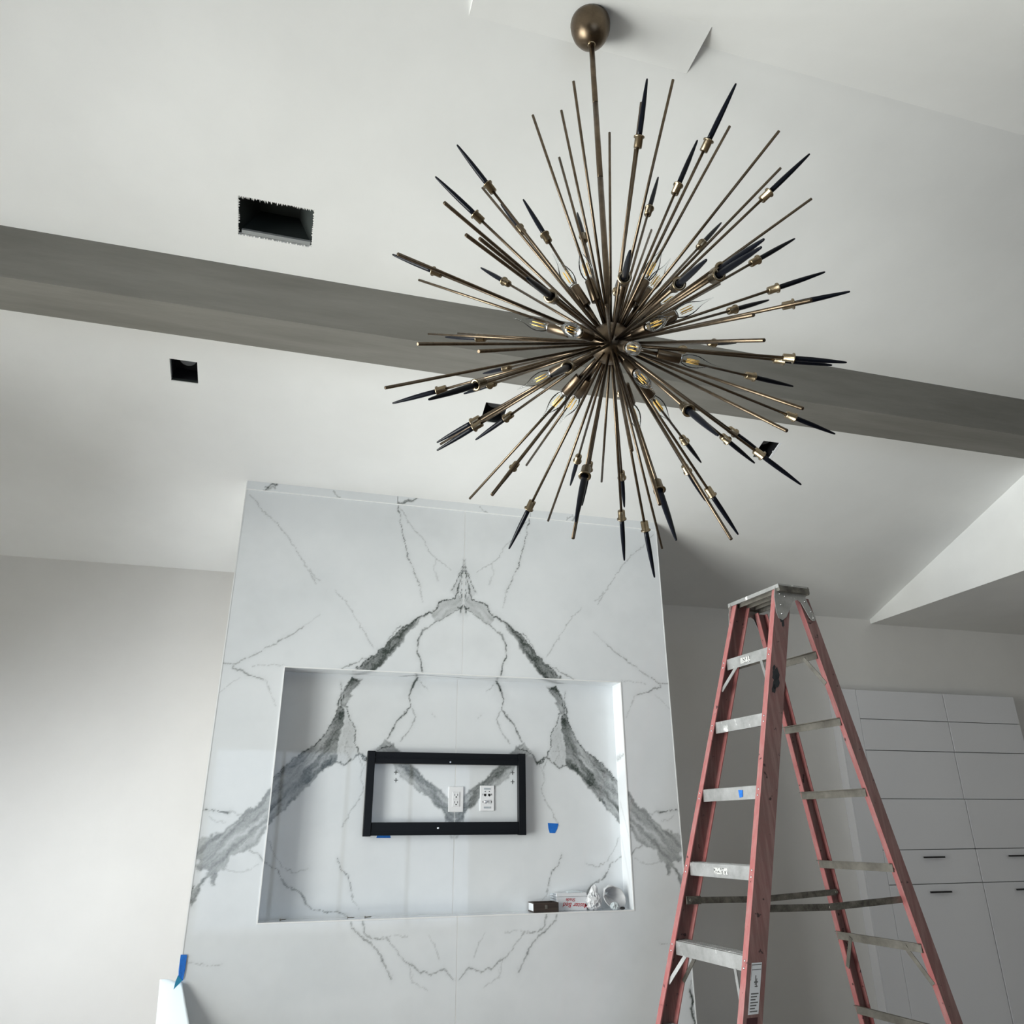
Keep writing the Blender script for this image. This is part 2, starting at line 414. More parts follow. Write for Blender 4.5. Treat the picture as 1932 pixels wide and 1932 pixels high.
mb.build('torn_drywall_edge', M['drywall'], e)

# ------------------------------------------------------------------ marble veining (a field of values stored on the slabs)
XL, XR = -.326, 1.955; XC = (XL + XR) / 2
NX0, NX1, NZ0, NZ1 = -.042, 1.671, .963, 2.036
_rs = np.random.RandomState(11); _G = _rs.rand(256, 256)
def vnoise(x, y):
    xi = np.floor(x).astype(int); yi = np.floor(y).astype(int); fx = x - xi; fy = y - yi
    fx = fx * fx * (3 - 2 * fx); fy = fy * fy * (3 - 2 * fy)
    g = lambda i, j: _G[i % 256, j % 256]
    return (g(xi, yi) * (1 - fx) + g(xi + 1, yi) * fx) * (1 - fy) + (g(xi, yi + 1) * (1 - fx) + g(xi + 1, yi + 1) * fx) * fy
def fbm(x, y, o=4):
    s = 0; a = .5; t = 0
    for k in range(o): s = s + a * vnoise(x * 2 ** k + 17 * k, y * 2 ** k + 31 * k); t += a; a *= .55
    return s / t
def half(p, y):                        # distance from the centre seam, height
    q = on_y(p, y); return (abs(q[0] - XC), q[2])
def seg_dist(X, Z, a, b):
    ax, az = a; bx, bz = b; dx, dz = bx - ax, bz - az; L = dx * dx + dz * dz + 1e-12
    t = np.clip(((X - ax) * dx + (Z - az) * dz) / L, 0, 1)
    return np.hypot(X - ax - t * dx, Z - az - t * dz), t
def poly_sd(X, Z, P):
    d = np.full(X.shape, 9.0); ins = np.zeros(X.shape, bool); n = len(P)
    for i in range(n):
        a, b = P[i], P[(i + 1) % n]; d = np.minimum(d, seg_dist(X, Z, a, b)[0])
        c = (a[1] > Z) != (b[1] > Z)
        xx = a[0] + (Z - a[1]) / (b[1] - a[1] + 1e-12) * (b[0] - a[0])
        ins ^= c & (X < xx)
    return np.where(ins, -d, d)
# thin veins: (plane, darkness, width in millimetres, points on the photograph)
F_, B_ = FACE, NB
VEINS = [
 (F_, .30, 4, [(471,935),(496,965),(520,985),(548,1021),(567,1052),(591,1090),(597,1100)]),
 (F_, .22, 7, [(585,1075),(596,1090),(603,1095)]),
 (F_, .26, 4, [(632,1114),(651,1135),(672,1168),(696,1207),(705,1222)]),
 (F_, .62, 3.5, [(752,955),(755,983),(763,1016),(770,1054),(786,1090),(791,1107)]),
 (F_, .22, 5, [(791,1107),(798,1135)]),
 (F_, .30, 3.5, [(755,959),(772,987),(794,1012),(817,1049),(839,1066),(853,1076)]),
 (F_, .16, 8, [(822,1052),(818,1072),(826,1095)]),
 (F_, .42, 4, [(415,1253),(441,1250),(484,1235),(520,1214),(555,1193),(573,1182)]),
 (F_, .14, 4, [(573,1182),(590,1168),(604,1160)]),
 (F_, .48, 5, [(441,1251),(441,1261),(456,1268),(477,1275),(498,1283)]),
 (F_, .22, 3.5, [(477,1258),(510,1256),(536,1254)]),
 (F_, .20, 4, [(499,1281),(510,1307),(522,1334)]),
 (F_, .20, 4, [(450,1279),(428,1296),(416,1310)]),
 (F_, .85, 3.5, [(876,1056),(867,1085),(859,1100),(851,1115)]),
 (F_, .85, 4.5, [(874,1068),(870,1092),(863,1111),(858,1128),(842,1134),(829,1138),(820,1152),(810,1157)]),
 (F_, .7, 3, [(876,1066),(873,1098),(869,1120),(874,1140),(877,1150)]),
 (F_, .5, 3, [(866,1102),(862,1122),(869,1136)]),
 (F_, .95, 7, [(877,1156),(872,1148),(866,1146)]),
 (F_, .55, 4, [(872,1147),(853,1159),(836,1166),(822,1172)]),
 (F_, .75, 8, [(815,1155),(786,1170),(760,1184)]),
 (F_, .95, 5, [(812,1155),(786,1171),(760,1183),(739,1207),(724,1223),(703,1238),(674,1260)]),
 (F_, .5, 4, [(755,1180),(744,1192),(733,1206)]),
 (F_, .50, 7, [(822,1172),(808,1182),(796,1190),(789,1212)]),
 (F_, .72, 6, [(789,1205),(788,1216),(788,1230),(795,1252),(799,1268)]),
 (F_, .45, 4.5, [(703,1239),(682,1245),(663,1254),(646,1262)]),
 (F_, .48, 6, [(661,1738),(665,1751),(689,1773),(709,1789),(720,1817),(734,1835),(738,1848)]),
 (F_, .42, 4.5, [(683,1736),(691,1767),(701,1770),(730,1771),(746,1789),(766,1813),(790,1835),(814,1837),(838,1829),(863,1846)]),
 (F_, .22, 4, [(701,1771),(742,1765),(770,1765)]),
 (F_, .22, 4, [(808,1765),(822,1789),(829,1809)]),
 (F_, .20, 4, [(772,1821),(778,1853),(806,1870)]),
 (F_, .70, 5, [(378,1532),(405,1527),(430,1532)]),
 (F_, .25, 4, [(430,1532),(450,1537),(462,1536)]),
 (F_, .20, 5, [(395,1538),(408,1550),(425,1553)]),
 (F_, .45, 5, [(470,1607),(490,1615),(500,1626)]),
 (F_, .18, 5, [(430,1640),(455,1645),(490,1632)]),
 (F_, .80, 10, [(1302,1868),(1306,1890),(1303,1905),(1311,1930),(1308,1960)]),
 (F_, .30, 8, [(1305,1850),(1302,1868)]),
 (F_, .25, 4, [(345,1815),(365,1819),(420,1820)]),
 (F_, .7, 5, [(364,1672),(358,1690),(364,1704)]),
 # niche
 (B_, .52, 5, [(500,1626),(506,1633),(524,1643),(537,1667),(540,1674),(565,1682),(578,1705),(591,1716),(612,1720),(635,1718),(653,1726)]),
 (B_, .60, 9, [(533,1660),(539,1674)]), (B_, .50, 8, [(568,1684),(579,1707)]),
 (B_, .32, 4, [(508,1586),(514,1607),(531,1635),(555,1648),(581,1638)]),
 (B_, .55, 4, [(636,1622),(645,1643),(658,1656),(662,1677)]), (B_, .30, 4, [(662,1677),(668,1698),(678,1718)]),
 (B_, .28, 4, [(676,1426),(682,1446),(680,1470),(686,1483),(679,1509),(661,1529),(645,1563)]),
 (B_, .22, 4, [(692,1440),(683,1450),(681,1460)]),
 (B_, .85, 10, [(790,1276),(781,1294),(773,1312)]), (B_, .75, 5, [(773,1310),(776,1333),(764,1346),(744,1369),(731,1395)]),
 (B_, .55, 8, [(764,1346),(744,1369),(733,1392)]),
 (B_, .38, 5, [(777,1337),(784,1353),(772,1377),(754,1398)]),
 (B_, .30, 4, [(792,1284),(806,1300)]), (B_, .25, 4, [(812,1345),(820,1352)]),
 (B_, .80, 4, [(652,1325),(658,1353),(669,1374),(670,1403),(678,1422),(692,1437)]),
 (B_, .62, 6, [(678,1422),(649,1443),(632,1435)]),
 (B_, .70, 6, [(1028,1429),(1013,1443),(1005,1426),(992,1417),(975,1412)]),
 (B_, .35, 3, [(655,1345),(660,1380),(652,1410),(658,1430)]), (B_, .30, 3, [(648,1350),(650,1395),(642,1425)]),
 (B_, .35, 3, [(652,1408),(664,1412)]),
 (B_, .90, 4, [(668,1281),(652,1303),(645,1320),(643,1335)]), (B_, .75, 4, [(643,1291),(644,1308),(642,1320)]),
 (B_, .85, 4, [(641,1317),(635,1346),(620,1372),(594,1408),(575,1418),(558,1428),(519,1467),(505,1487)]),
 (B_, .45, 4, [(580,1424),(555,1450),(536,1478),(520,1505)]),
]
BANDS = [   # (plane, darkness, streak angle, outline)
 (F_, .34, 40, [(877,1120),(858,1128),(829,1138),(812,1155),(822,1172),(853,1159),(872,1147),(877,1152)]),
 (F_, .20, 70, [(877,1062),(868,1085),(852,1114),(858,1128),(877,1125)]),
 (F_, .70, 48, [(812,1155),(786,1171),(760,1183),(739,1207),(720,1226),(700,1240),(670,1266),(706,1264),(727,1245),(753,1216),(775,1188),(790,1175)]),
 (F_, .50, 45, [(513,1483),(480,1522),(462,1536),(422,1567),(397,1580),(368,1586),(360,1612),(380,1620),(372,1640),(400,1640),(385,1660),(400,1652),(427,1637),(437,1615),(460,1610),(485,1592),(502,1567),(513,1550)]),
 (F_, .50, 45, [(500,1545),(484,1562),(466,1590),(470,1602),(486,1590),(503,1562)]),
 (F_, .55, 70, [(402,1650),(398,1668),(405,1672),(410,1648)]),
 (F_, .55, 60, [(386,1656),(370,1672),(356,1690),(364,1710),(374,1690),(378,1672),(396,1652)]),
 (B_, .78, 50, [(664,1281),(646,1308),(641,1330),(650,1334),(660,1312),(674,1292),(682,1279)]),
 (B_, .74, 52, [(642,1330),(635,1346),(620,1372),(594,1408),(558,1428),(519,1467),(500,1492),(500,1562),(540,1519),(570,1493),(604,1454),(632,1436),(634,1416),(645,1372),(649,1340)]),
 (B_, .22, 80, [(645,1330),(650,1345),(645,1372),(634,1416),(632,1435),(649,1443),(678,1422),(670,1403),(669,1374),(658,1353)]),
 (B_, .62, -42, [(726,1397),(741,1403),(749,1416),(772,1439),(798,1467),(824,1490),(845,1503),(859,1509),(859,1552),(845,1551),(834,1529),(806,1501),(777,1480),(752,1457),(741,1431),(713,1414)]),
 (B_, .35, 60, [(836,1530),(846,1552),(858,1582),(858,1535)]),
]
def vein_field(X, Z, plane):
    """darkness of the stone at distance X from the seam and height Z"""
    w1 = (fbm(X * 22, Z * 22) - .5); w2 = (fbm(X * 22 + 50, Z * 22 + 9) - .5)
    f1 = (fbm(X * 90, Z * 90, 3) - .5); f2 = (fbm(X * 90 + 7, Z * 90 + 40, 3) - .5)
    A = X + w1 * .022 + f1 * .012; Bz = Z + w2 * .022 + f2 * .012
    br = fbm(X * 30 + 3, Z * 30 + 8, 3)
    v = np.zeros(X.shape)
    for pl, dark, wmm, pts in VEINS:
        if pl != plane: continue
        P = [half(p, pl) for p in pts]; pa = np.array(P); r = wmm * .001 * 6 + .03
        msk = (A > pa[:,0].min() - r) & (A < pa[:,0].max() + r) & (Bz > pa[:,1].min() - r) & (Bz < pa[:,1].max() + r)
        if not msk.any(): continue
        a, b = A[msk], Bz[msk]; best = np.full(a.shape, 9.0)
        for i in range(len(P) - 1): best = np.minimum(best, seg_dist(a, b, P[i], P[i+1])[0])
        s = wmm * .0005 * (.55 + .9 * br[msk])
        core = np.exp(-(best / s) ** 2) * dark * (.85 + .6 * br[msk]); halo = np.exp(-best / (s * 4.5)) * dark * .26
        v[msk] = np.maximum(v[msk], np.clip(core + halo, 0, 1))
    A = X + w1 * .03 + f1 * .016; Bz = Z + w2 * .03 + f2 * .016
    for pl, dark, ang, pts in BANDS:
        if pl != plane: continue
        P = [half(p, pl) for p in pts]; pa = np.array(P)
        msk = (A > pa[:,0].min() - .05) & (A < pa[:,0].max() + .05) & (Bz > pa[:,1].min() - .05) & (Bz < pa[:,1].max() + .05)
        if not msk.any(): continue
        a, b = A[msk], Bz[msk]; sd = poly_sd(a, b, P)
        th = math.radians(ang); cu, su = math.cos(th), math.sin(th)     # X grows away from the seam
        u = -a * cu + b * su; w = a * su + b * cu
        st = fbm(u * 9, w * 55, 4)
        inside = 1 / (1 + np.exp(np.clip(sd / .0022, -40, 40)))
        val = inside * dark * np.clip(.85 + 1.7 * (st - .42), .40, 1.4) + .40 * dark * np.exp(-(sd / .0045) ** 2) * (.4 + br[msk])
        v[msk] = np.maximum(v[msk], np.clip(val, 0, 1))
    cloud = np.clip(fbm(X * 5 + 2, Z * 5, 4) - .52, 0, 1) * .18
    return np.clip(np.maximum(v, cloud), 0, 1)

def slab(name, parent, x0, x1, z0, z1, y, plane, hole=None, step=.0046):
    """upright sheet of stone facing the room, with the veining stored per vertex"""
    xs = np.linspace(x0, x1, max(2, int(round((x1 - x0) / step)) + 1)); zs = np.linspace(z0, z1, max(2, int(round((z1 - z0) / step)) + 1))
    if hole:
        for c in hole[:2]:
            if x0 < c < x1: xs[np.argmin(abs(xs - c))] = c
        for c in hole[2:]:
            if z0 < c < z1: zs[np.argmin(abs(zs - c))] = c
    X, Z = np.meshgrid(xs, zs, indexing='ij'); nx, nz = X.shape
    idx = np.arange(nx * nz).reshape(nx, nz)
    q = np.stack([idx[:-1,:-1], idx[1:,:-1], idx[1:,1:], idx[:-1,1:]], -1).reshape(-1, 4)
    if hole:
        cx = (X[:-1,:-1] + X[1:,1:]).ravel() / 2; cz = (Z[:-1,:-1] + Z[1:,1:]).ravel() / 2
        q = q[~((cx > hole[0]) & (cx < hole[1]) & (cz > hole[2]) & (cz < hole[3]))]
    co = np.stack([X.ravel(), np.full(X.size, y), Z.ravel()], -1)
    me = bpy.data.meshes.new(name); me.vertices.add(len(co)); me.vertices.foreach_set('co', co.ravel())
    me.loops.add(q.size); me.loops.foreach_set('vertex_index', q.ravel().astype(np.int32))
    me.polygons.add(len(q)); me.polygons.foreach_set('loop_start', np.arange(0, q.size, 4, dtype=np.int32))
    me.update(calc_edges=True)
    at = me.attributes.new('vein', 'FLOAT', 'POINT')
    at.data.foreach_set('value', vein_field(np.abs(X.ravel() - XC), Z.ravel(), plane).astype(np.float32))
    me.materials.append(M['marble'])
    return link(name, me, parent)

# ------------------------------------------------------------------ marble chimney breast
cb = empty('chimney_breast', (XC, FACE, 0)); tag(cb, 'tall chimney breast clad in bookmatched white marble with a recessed niche', 'chimney breast')
def part(name, mb, mt, parent=cb, bevel=0.0):
    o = mb.build(name, mt, parent, bevel=bevel)
    o.location = tuple(-Vector(parent.location)) if parent is cb else (0, 0, 0)
    return o
ZT = 2.925                      # top of the big slabs, below the filler strips
core = MB()                     # masonry behind the stone, leaving the niche free
for x0, x1, z0, z1, y0 in ((XL + .004, NX0 - .012, 0, zc(WALL), FACE + .012), (NX1 + .012, XR - .004, 0, zc(WALL), FACE + .012), (NX0 - .012, NX1 + .012, 0, NZ0 - .012, FACE + .012), (NX0 - .012, NX1 + .012, NZ1 + .012, zc(WALL), FACE + .012), (NX0 - .012, NX1 + .012, NZ0 - .012, NZ1 + .012, NB + .012)):
    core.box(x0, x1, y0, WALL, z0, z1)
core.hexa([(XL+.004, FACE+.012, zc(WALL)), (XR-.004, FACE+.012, zc(WALL)), (XR-.004, WALL, zc(WALL)), (XL+.004, WALL, zc(WALL))],
          [(XL+.004, FACE+.012, zc(FACE+.012)), (XR-.004, FACE+.012, zc(FACE+.012)), (XR-.004, WALL, zc(WALL)+.001), (XL+.004, WALL, zc(WALL)+.001)])
part('masonry', core, M['wall'])
hole = (NX0, NX1, NZ0, NZ1)
for x0, x1 in ((XL + .004, XC - .0015), (XC + .0015, XR - .004)):
    o = slab('marble_slab', cb, x0, x1, 0, ZT, FACE, FACE, hole); o.location = tuple(-Vector(cb.location))
    nx0, nx1 = max(x0, NX0), min(x1, NX1)
    o = slab('niche_back_slab', cb, nx0, nx1, NZ0, NZ1, NB, NB); o.location = tuple(-Vector(cb.location))
# stone edges of the big slabs beside the seam and below the strips are closed by grout
part('grout_line', MB().box(XC - .0015, XC + .0015, FACE + .0005, FACE + .012, 0, NZ0), M['grout']); part('grout_line', MB().box(XC - .0015, XC + .0015, FACE + .0005, FACE + .012, NZ1, ZT), M['grout'])
part('grout_line', MB().box(XC - .0015, XC + .0015, NB + .0005, NB + .012, NZ0, NZ1), M['grout'])
part('strip_edge', MB().box(XL + .004, XR - .004, FACE - .0075, FACE + .012, ZT, ZT + .003), M['grout'])
# filler strips along the ceiling, standing a touch proud
sA, sB = wx((750, 945), FACE), 2 * XC - wx((750, 945), FACE)
FILL = {0: [([(497,927),(505,921),(512,916),(521,913)], .9, 8), ([(504,926),(516,920)], .5, 8), ([(627,925),(633,933),(640,941)], .5, 4)],
        1: [([(750,953),(768,948),(786,942)], .85, 9), ([(756,949),(775,944)], .7, 8), ([(905,955),(912,964),(919,970)], .5, 4)],
        2: [([(1066,985),(1073,978),(1078,973)], .5, 4), ([(1080,984),(1083,976)], .6, 9)]}
for k, (x0, x1) in enumerate(((XL + .004, sA - .001), (sA + .001, sB - .001), (sB + .001, XR - .004))):
    o = slab('filler_strip', cb, x0, x1, ZT + .003, zc(FACE) + .004, FACE - .007, None); o.location = tuple(-Vector(cb.location))
    me = o.data; n = len(me.vertices); co = np.empty(n * 3); me.vertices.foreach_get('co', co); co = co.reshape(-1, 3)
    val = np.zeros(n)
    jx = (fbm(co[:,0] * 60, co[:,2] * 60) - .5) * .03; jz = (fbm(co[:,0] * 60 + 9, co[:,2] * 60) - .5) * .03
    for pts, dk, wmm in FILL[k]:
        P = [(on_y(p, FACE)[0], on_y(p, FACE)[2]) for p in pts]
        for i in range(len(P) - 1):
            d = seg_dist(co[:,0] + jx, co[:,2] + jz, P[i], P[i+1])[0]; val = np.maximum(val, dk * np.exp(-(d / (wmm * .0007)) ** 2))
    me.attributes['vein'].data.foreach_set('value', val.astype(np.float32))
# metal edge trims
w = .005
for x in (XL, XR - w): part('edge_trim', MB().box(x, x + w, FACE - .001, FACE + .012, 0, zc(FACE)), M['trim'])
part('edge_trim', MB().box(NX0 - w, NX1 + w, FACE - .002, FACE + .004, NZ1, NZ1 + w), M['trim'])
part('edge_trim', MB().box(NX0 - w, NX1 + w, FACE - .002, FACE + .004, NZ0 - w, NZ0), M['trim'])
for x in (NX0 - w, NX1): part('edge_trim', MB().box(x, x + w, FACE - .002, FACE + .004, NZ0, NZ1), M['trim'])
# niche reveals (thin stone linings)
def lining(name, pts4, veins=()):
    """flat quad strip given by four corners, subdivided, with optional vein dabs"""
    p = [np.array(q) for q in pts4]; nu = 160; nv = 14
    vs = []; val = []
    for i in range(nu + 1):
        for j in range(nv + 1):
            s, t = i / nu, j / nv
            vs.append((1-s)*(1-t)*p[0] + s*(1-t)*p[1] + s*t*p[2] + (1-s)*t*p[3])
    co = np.array(vs); f = [(i*(nv+1)+j, (i+1)*(nv+1)+j, (i+1)*(nv+1)+j+1, i*(nv+1)+j+1) for i in range(nu) for j in range(nv)]
    me = bpy.data.meshes.new(name); me.from_pydata([tuple(c) for c in co], [], f); me.update()
    at = me.attributes.new('vein', 'FLOAT', 'POINT'); val = np.zeros(len(co))
    L = np.linspace(0, 1, nu + 1)[:, None].repeat(nv + 1, 1).ravel(); W = np.linspace(0, 1, nv + 1)[None, :].repeat(nu + 1, 0).ravel()
    jl = (fbm(co[:,0] * 50 + co[:,2] * 50, W * 6) - .5) * .02
    for a, b, c, d, dk, ws in veins:                    # from (a,b) to (c,d) in strip units
        dd = seg_dist((L + jl) * 10, W, (a * 10, b), (c * 10, d))[0]; val = np.maximum(val, dk * np.exp(-(dd / ws) ** 2))
    at.data.foreach_set('value', val.astype(np.float32)); me.materials.append(M['marble'])
    o = link(name, me, cb); o.location = tuple(-Vector(cb.location)); return o
y0, y1 = FACE + .003, NB
sx_ = lambda px, y: (wx((px, 1280), y) - NX0) / (NX1 - NX0)
lining('niche_lining', [(NX0, y0, NZ1), (NX1, y0, NZ1), (NX1, y1, NZ1), (NX0, y1, NZ1)],
       [(sx_(700, FACE), 0, sx_(672, NB), 1, .6, .18), (sx_(1026, FACE), 0, sx_(1054, NB), 1, .6, .18), (sx_(760, FACE), .9, sx_(800, FACE), .3, .7, .07), (sx_(800, FACE), .3, sx_(900, FACE), .7, .6, .06), (sx_(900, FACE), .7, sx_(960, FACE), .3, .5, .06)])
lining('niche_lining', [(NX0, y0, NZ0), (NX1, y0, NZ0), (NX1, y1, NZ0), (NX0, y1, NZ0)], [(.25, .5, .3, .6, .2, .1)])
lining('niche_lining', [(NX1, y0, NZ0), (NX1, y0, NZ1), (NX1, y1, NZ1), (NX1, y1, NZ0)], [(.66, .05, .64, .9, .55, .05), (.66, .5, .65, .9, .35, .09), (.30, 0, .45, .8, .18, .05), (.1, .2, .3, .9, .12, .06)])
lining('niche_lining', [(NX0, y0, NZ0), (NX0, y0, NZ1), (NX0, y1, NZ1), (NX0, y1, NZ0)], [(.45, 0, .6, 1, .6, .3)])
# pencil crosses on the niche back
for px in ((747, 1457), (747, 1472), (967, 1458), (967, 1475)):
    q = on_y(px, NB); s = .010
    part('pencil_cross', MB().box(q[0]-s, q[0]+s, NB-.0008, NB-.0002, q[2]-.0015, q[2]+.0015).box(q[0]-.0015, q[0]+.0015, NB-.0008, NB-.0002, q[2]-s, q[2]+s), M['ink'])

# ------------------------------------------------------------------ television bracket, wall plates, tape
def rect(pa, pb, y):
    a, b = on_y(pa, y), on_y(pb, y); return min(a[0], b[0]), max(a[0], b[0]), min(a[2], b[2]), max(a[2], b[2])
yb = NB - .042
tl, tr_, bl, br_ = on_y((695, 1415), yb), on_y((992, 1423), yb), on_y((684, 1577), yb), on_y((993, 1577), yb)
x0, x1 = (tl[0] + bl[0]) / 2, (tr_[0] + br_[0]) / 2; z1, z0 = (tl[2] + tr_[2]) / 2, (bl[2] + br_[2]) / 2
e = empty('television_bracket', ((x0 + x1) / 2, NB, z0)); tag(e, 'empty black rectangular television bracket fixed inside the marble niche', 'tv bracket')
ex, ez = e.location.x, e.location.z
def bp(name, a, b, c, d, e0, f, bev=.002): return MB().box(a - ex, b - ex, c - NB, d - NB, e0 - ez, f - ez).build(name, M['black_metal'], e, bevel=bev)
bp('upright', x0, x0 + .036, yb, NB - .006, z0, z1); bp('upright', x1 - .036, x1, yb, NB - .006, z0, z1)
bp('crossbar', x0 + .036, x1 - .036, yb + .006, NB - .004, z1 - .056, z1 - .003); bp('crossbar', x0 + .036, x1 - .036, yb + .006, NB - .004, z0 + .003, z0 + .060)
bp('crossbar_lip', x0 + .036, x1 - .036, yb - .002, yb + .006, z0 + .012, z0 + .017, 0); bp('crossbar_lip', x0 + .036, x1 - .036, yb, yb + .006, z1 - .030, z1 - .026, 0)
MB().lathe([(.006, 0), (.006, .003), (.003, .005)], 12, M=Matrix.Rotation(math.pi/2, 4, 'X')).build('bolt', M['steel'], e, (on_y((827, 1566), yb)[0] - ex, yb + .006 - NB, z0 + .034 - ez))
MB().lathe([(.004, 0), (.004, .003)], 10, M=Matrix.Rotation(math.pi/2, 4, 'X')).build('bolt', M['steel'], e, (on_y((850, 1437), yb)[0] - ex, yb + .006 - NB, z1 - .046 - ez))

def plate(name, label, pa, pb):
    x0, x1, z0, z1 = rect(pa, pb, NB - .006)
    e = empty(name, ((x0 + x1) / 2, NB, (z0 + z1) / 2)); tag(e, label, 'wall plate')
    w, h = (x1 - x0) / 2, (z1 - z0) / 2
    MB().box(-w, w, -.006, -.0005, -h, h).build('cover_plate', M['plastic_white'], e, bevel=.002)
    return e, w, h
e, w, h = plate('electrical_outlet', 'white double electrical outlet inside the black bracket', (847, 1484), (874, 1532))
mb = MB().box(-.0185, .0185, -.0075, -.006, -.034, .034); mb.build('insert', M['lacquer'], e, bevel=.0005)
for s in (.017, -.017):
    rc = MB().box(-.015, .015, -.0085, -.0075, s - .013, s + .013).build('receptacle', M['plastic_white'], e)
    MB().box(-.0085, -.006, -.0088, -.0084, s - .002, s + .008).box(.006, .0085, -.0088, -.0084, s - .002, s + .008).box(-.003, .003, -.0088, -.0084, s - .010, s - .004).build('slots', M['slot'], rc)
e, w, h = plate('media_plate', 'white cable and phone socket plate inside the black bracket', (906, 1482), (932.5, 1530))
for s in (.043, -.043): MB().box(-.017, .017, -.0072, -.006, s - .004, s + .004).build('label_window', M['card_end'], e)
for s in (-.0105, .0105):
    MB().prism([(s - .006, -.0068, .020), (s + .006, -.0068, .020), (s + .006, -.0068, .012), (s + .002, -.0068, .008), (s - .002, -.0068, .008), (s - .006, -.0068, .012)], (0, .0007, 0)).build('phone_jack', M['slot'], e)
    MB().box(s - .003, s + .003, -.0068, -.006, .029, .033).build('indicator', M['slot'], e)
for s in (-.022, .022):
    for z in (.017, -.017): MB().box(s - .0012, s + .0012, -.0068, -.006, z - .004, z + .004).build('clip_slot', M['slot'], e)
MB().lathe([(.0065, 0), (.0065, .004), (.0045, .004), (.0045, .013)], 12, M=Matrix.Rotation(math.pi/2, 4, 'X')).build('coaxial_connector', M['steel'], e, (-.0095, -.006, -.017))
MB().box(.002, .018, -.0078, -.006, -.026, -.008).build('blank_insert', M['card'], e)

def flat_piece(name, label, cat, pts, y, mt, th=.0008):
    q = [on_y(p, y) for p in pts]; c = sum(q) / len(q)
    o = MB().prism([(p[0] - c[0], 0, p[2] - c[2]) for p in q], (0, -th, 0)).build(name, mt, None, (c[0], y, c[2])); return tag(o, label, cat)
flat_piece('masking_tape', 'small torn blue masking tape square on the niche marble', 'tape', [(1033.5, 1552.5), (1053.5, 1554), (1051.5, 1563), (1047, 1572), (1037, 1571.5), (1034.5, 1563)], NB - .0006, M['tape'])
flat_piece('masking_tape', 'blue masking tape scrap peeking out below the black bracket', 'tape', [(715, 1565), (733, 1565), (737, 1581), (710, 1581)], NB - .0006, M['tape'])

# ------------------------------------------------------------------ things left on the niche ledge
ZL = NZ0 + .0006
def lx(px, y, py=1712): return float(on_y((px, py), y)[0])
# dark wooden tray box
xa, xb = lx(1007, 3.812), lx(1054, 3.812)
e = empty('wooden_box', ((xa + xb) / 2, 3.855, ZL)); tag(e, 'small dark wooden open box with a clasp on the marble ledge', 'box')
w, dpt, h = (xb - xa) / 2, .043, .040
MB().box(-w, w, -dpt, dpt, 0, .005).build('box_bottom', M['dark_wood'], e)
for yy in (-dpt, dpt - .005): MB().box(-w, w, yy, yy + .005, .005, h).build('box_side', M['dark_wood'], e)
for xx in (-w, w - .005): MB().box(xx, xx + .005, -dpt + .005, dpt - .005, .005, h).build('box_side', M['dark_wood'], e)
MB().box(-w - .0008, -w - .0001, -dpt + .006, dpt - .006, .006, h - .004).build('paper_label', M['card'], e)
MB().box(-.006, .006, -dpt - .002, -dpt, .014, .030).build('clasp', M['grimy'], e, bevel=.001)
# white carton with red writing, standing upside down
xa, xb = lx(1051, 3.85), lx(1107, 3.85)
e = empty('cardboard_carton', ((xa + xb) / 2, 3.875, ZL)); tag(e, 'white carton with upside-down red handwriting behind the wooden box', 'box')
w = (xb - xa) / 2; h = .075; dpt = .025
MB().box(-w, w, -dpt, dpt, 0, h - .016).build('carton_body', M['card'], e, bevel=.001)
MB().box(-w - .002, w + .002, -dpt - .002, dpt + .002, h - .015, h).build('carton_lid', M['card'], e, bevel=.001)
for k in range(3): MB().box(-w - .016, -w - .002, -dpt + .004, dpt, h - .030 + k * .011, h - .024 + k * .011).build('carton_flap', M['card_end'], e)
def lettering(txt, size, loc, parent, mt, rot):
    cu = bpy.data.curves.new('lettering', 'FONT'); cu.body = txt; cu.size = size; cu.align_x = 'CENTER'; cu.shear = .25; cu.extrude = .0002
    cu.offset = .0001
    tmp = bpy.data.objects.new('lettering_curve', cu); COL.objects.link(tmp)
    dg = bpy.context.evaluated_depsgraph_get(); me = bpy.data.meshes.new_from_object(tmp.evaluated_get(dg))
    bpy.data.objects.remove(tmp); me.materials.clear(); me.materials.append(mt)
    o = link('lettering', me, parent, loc); o.rotation_euler = rot; return o
lettering('Master Bed', .028, (.022, -dpt - .0006, .031), e, M['red_ink'], (math.pi/2, math.pi + .06, 0))
lettering('Shade', .020, (-.005, -dpt - .0006, .052), e, M['red_ink'], (math.pi/2, math.pi + .02, 0))
# strip of paper lying on the carton
xa, xb = lx(1071, 3.87), lx(1098, 3.87)
mb = MB(); n = 8
top = [((xb - xa) * (i / n - .5), 0, .004 + .007 * math.sin(math.pi * min(1, i / n * 1.1)) * (1 - i / n * .4)) for i in range(n + 1)]
for i in range(n):
    a, b = top[i], top[i + 1]
    mb.hexa([(a[0], -.015, 0), (b[0], -.015, 0), (b[0], .015, 0), (a[0], .015, 0)], [(a[0], -.015, a[2]), (b[0], -.015, b[2]), (b[0], .015, b[2]), (a[0], .015, a[2])])
tag(mb.build('folded_paper', M['paper'], None, ((xa + xb) / 2, 3.875, ZL + h + .0005)), 'folded white paper scrap lying on top of the carton', 'paper')

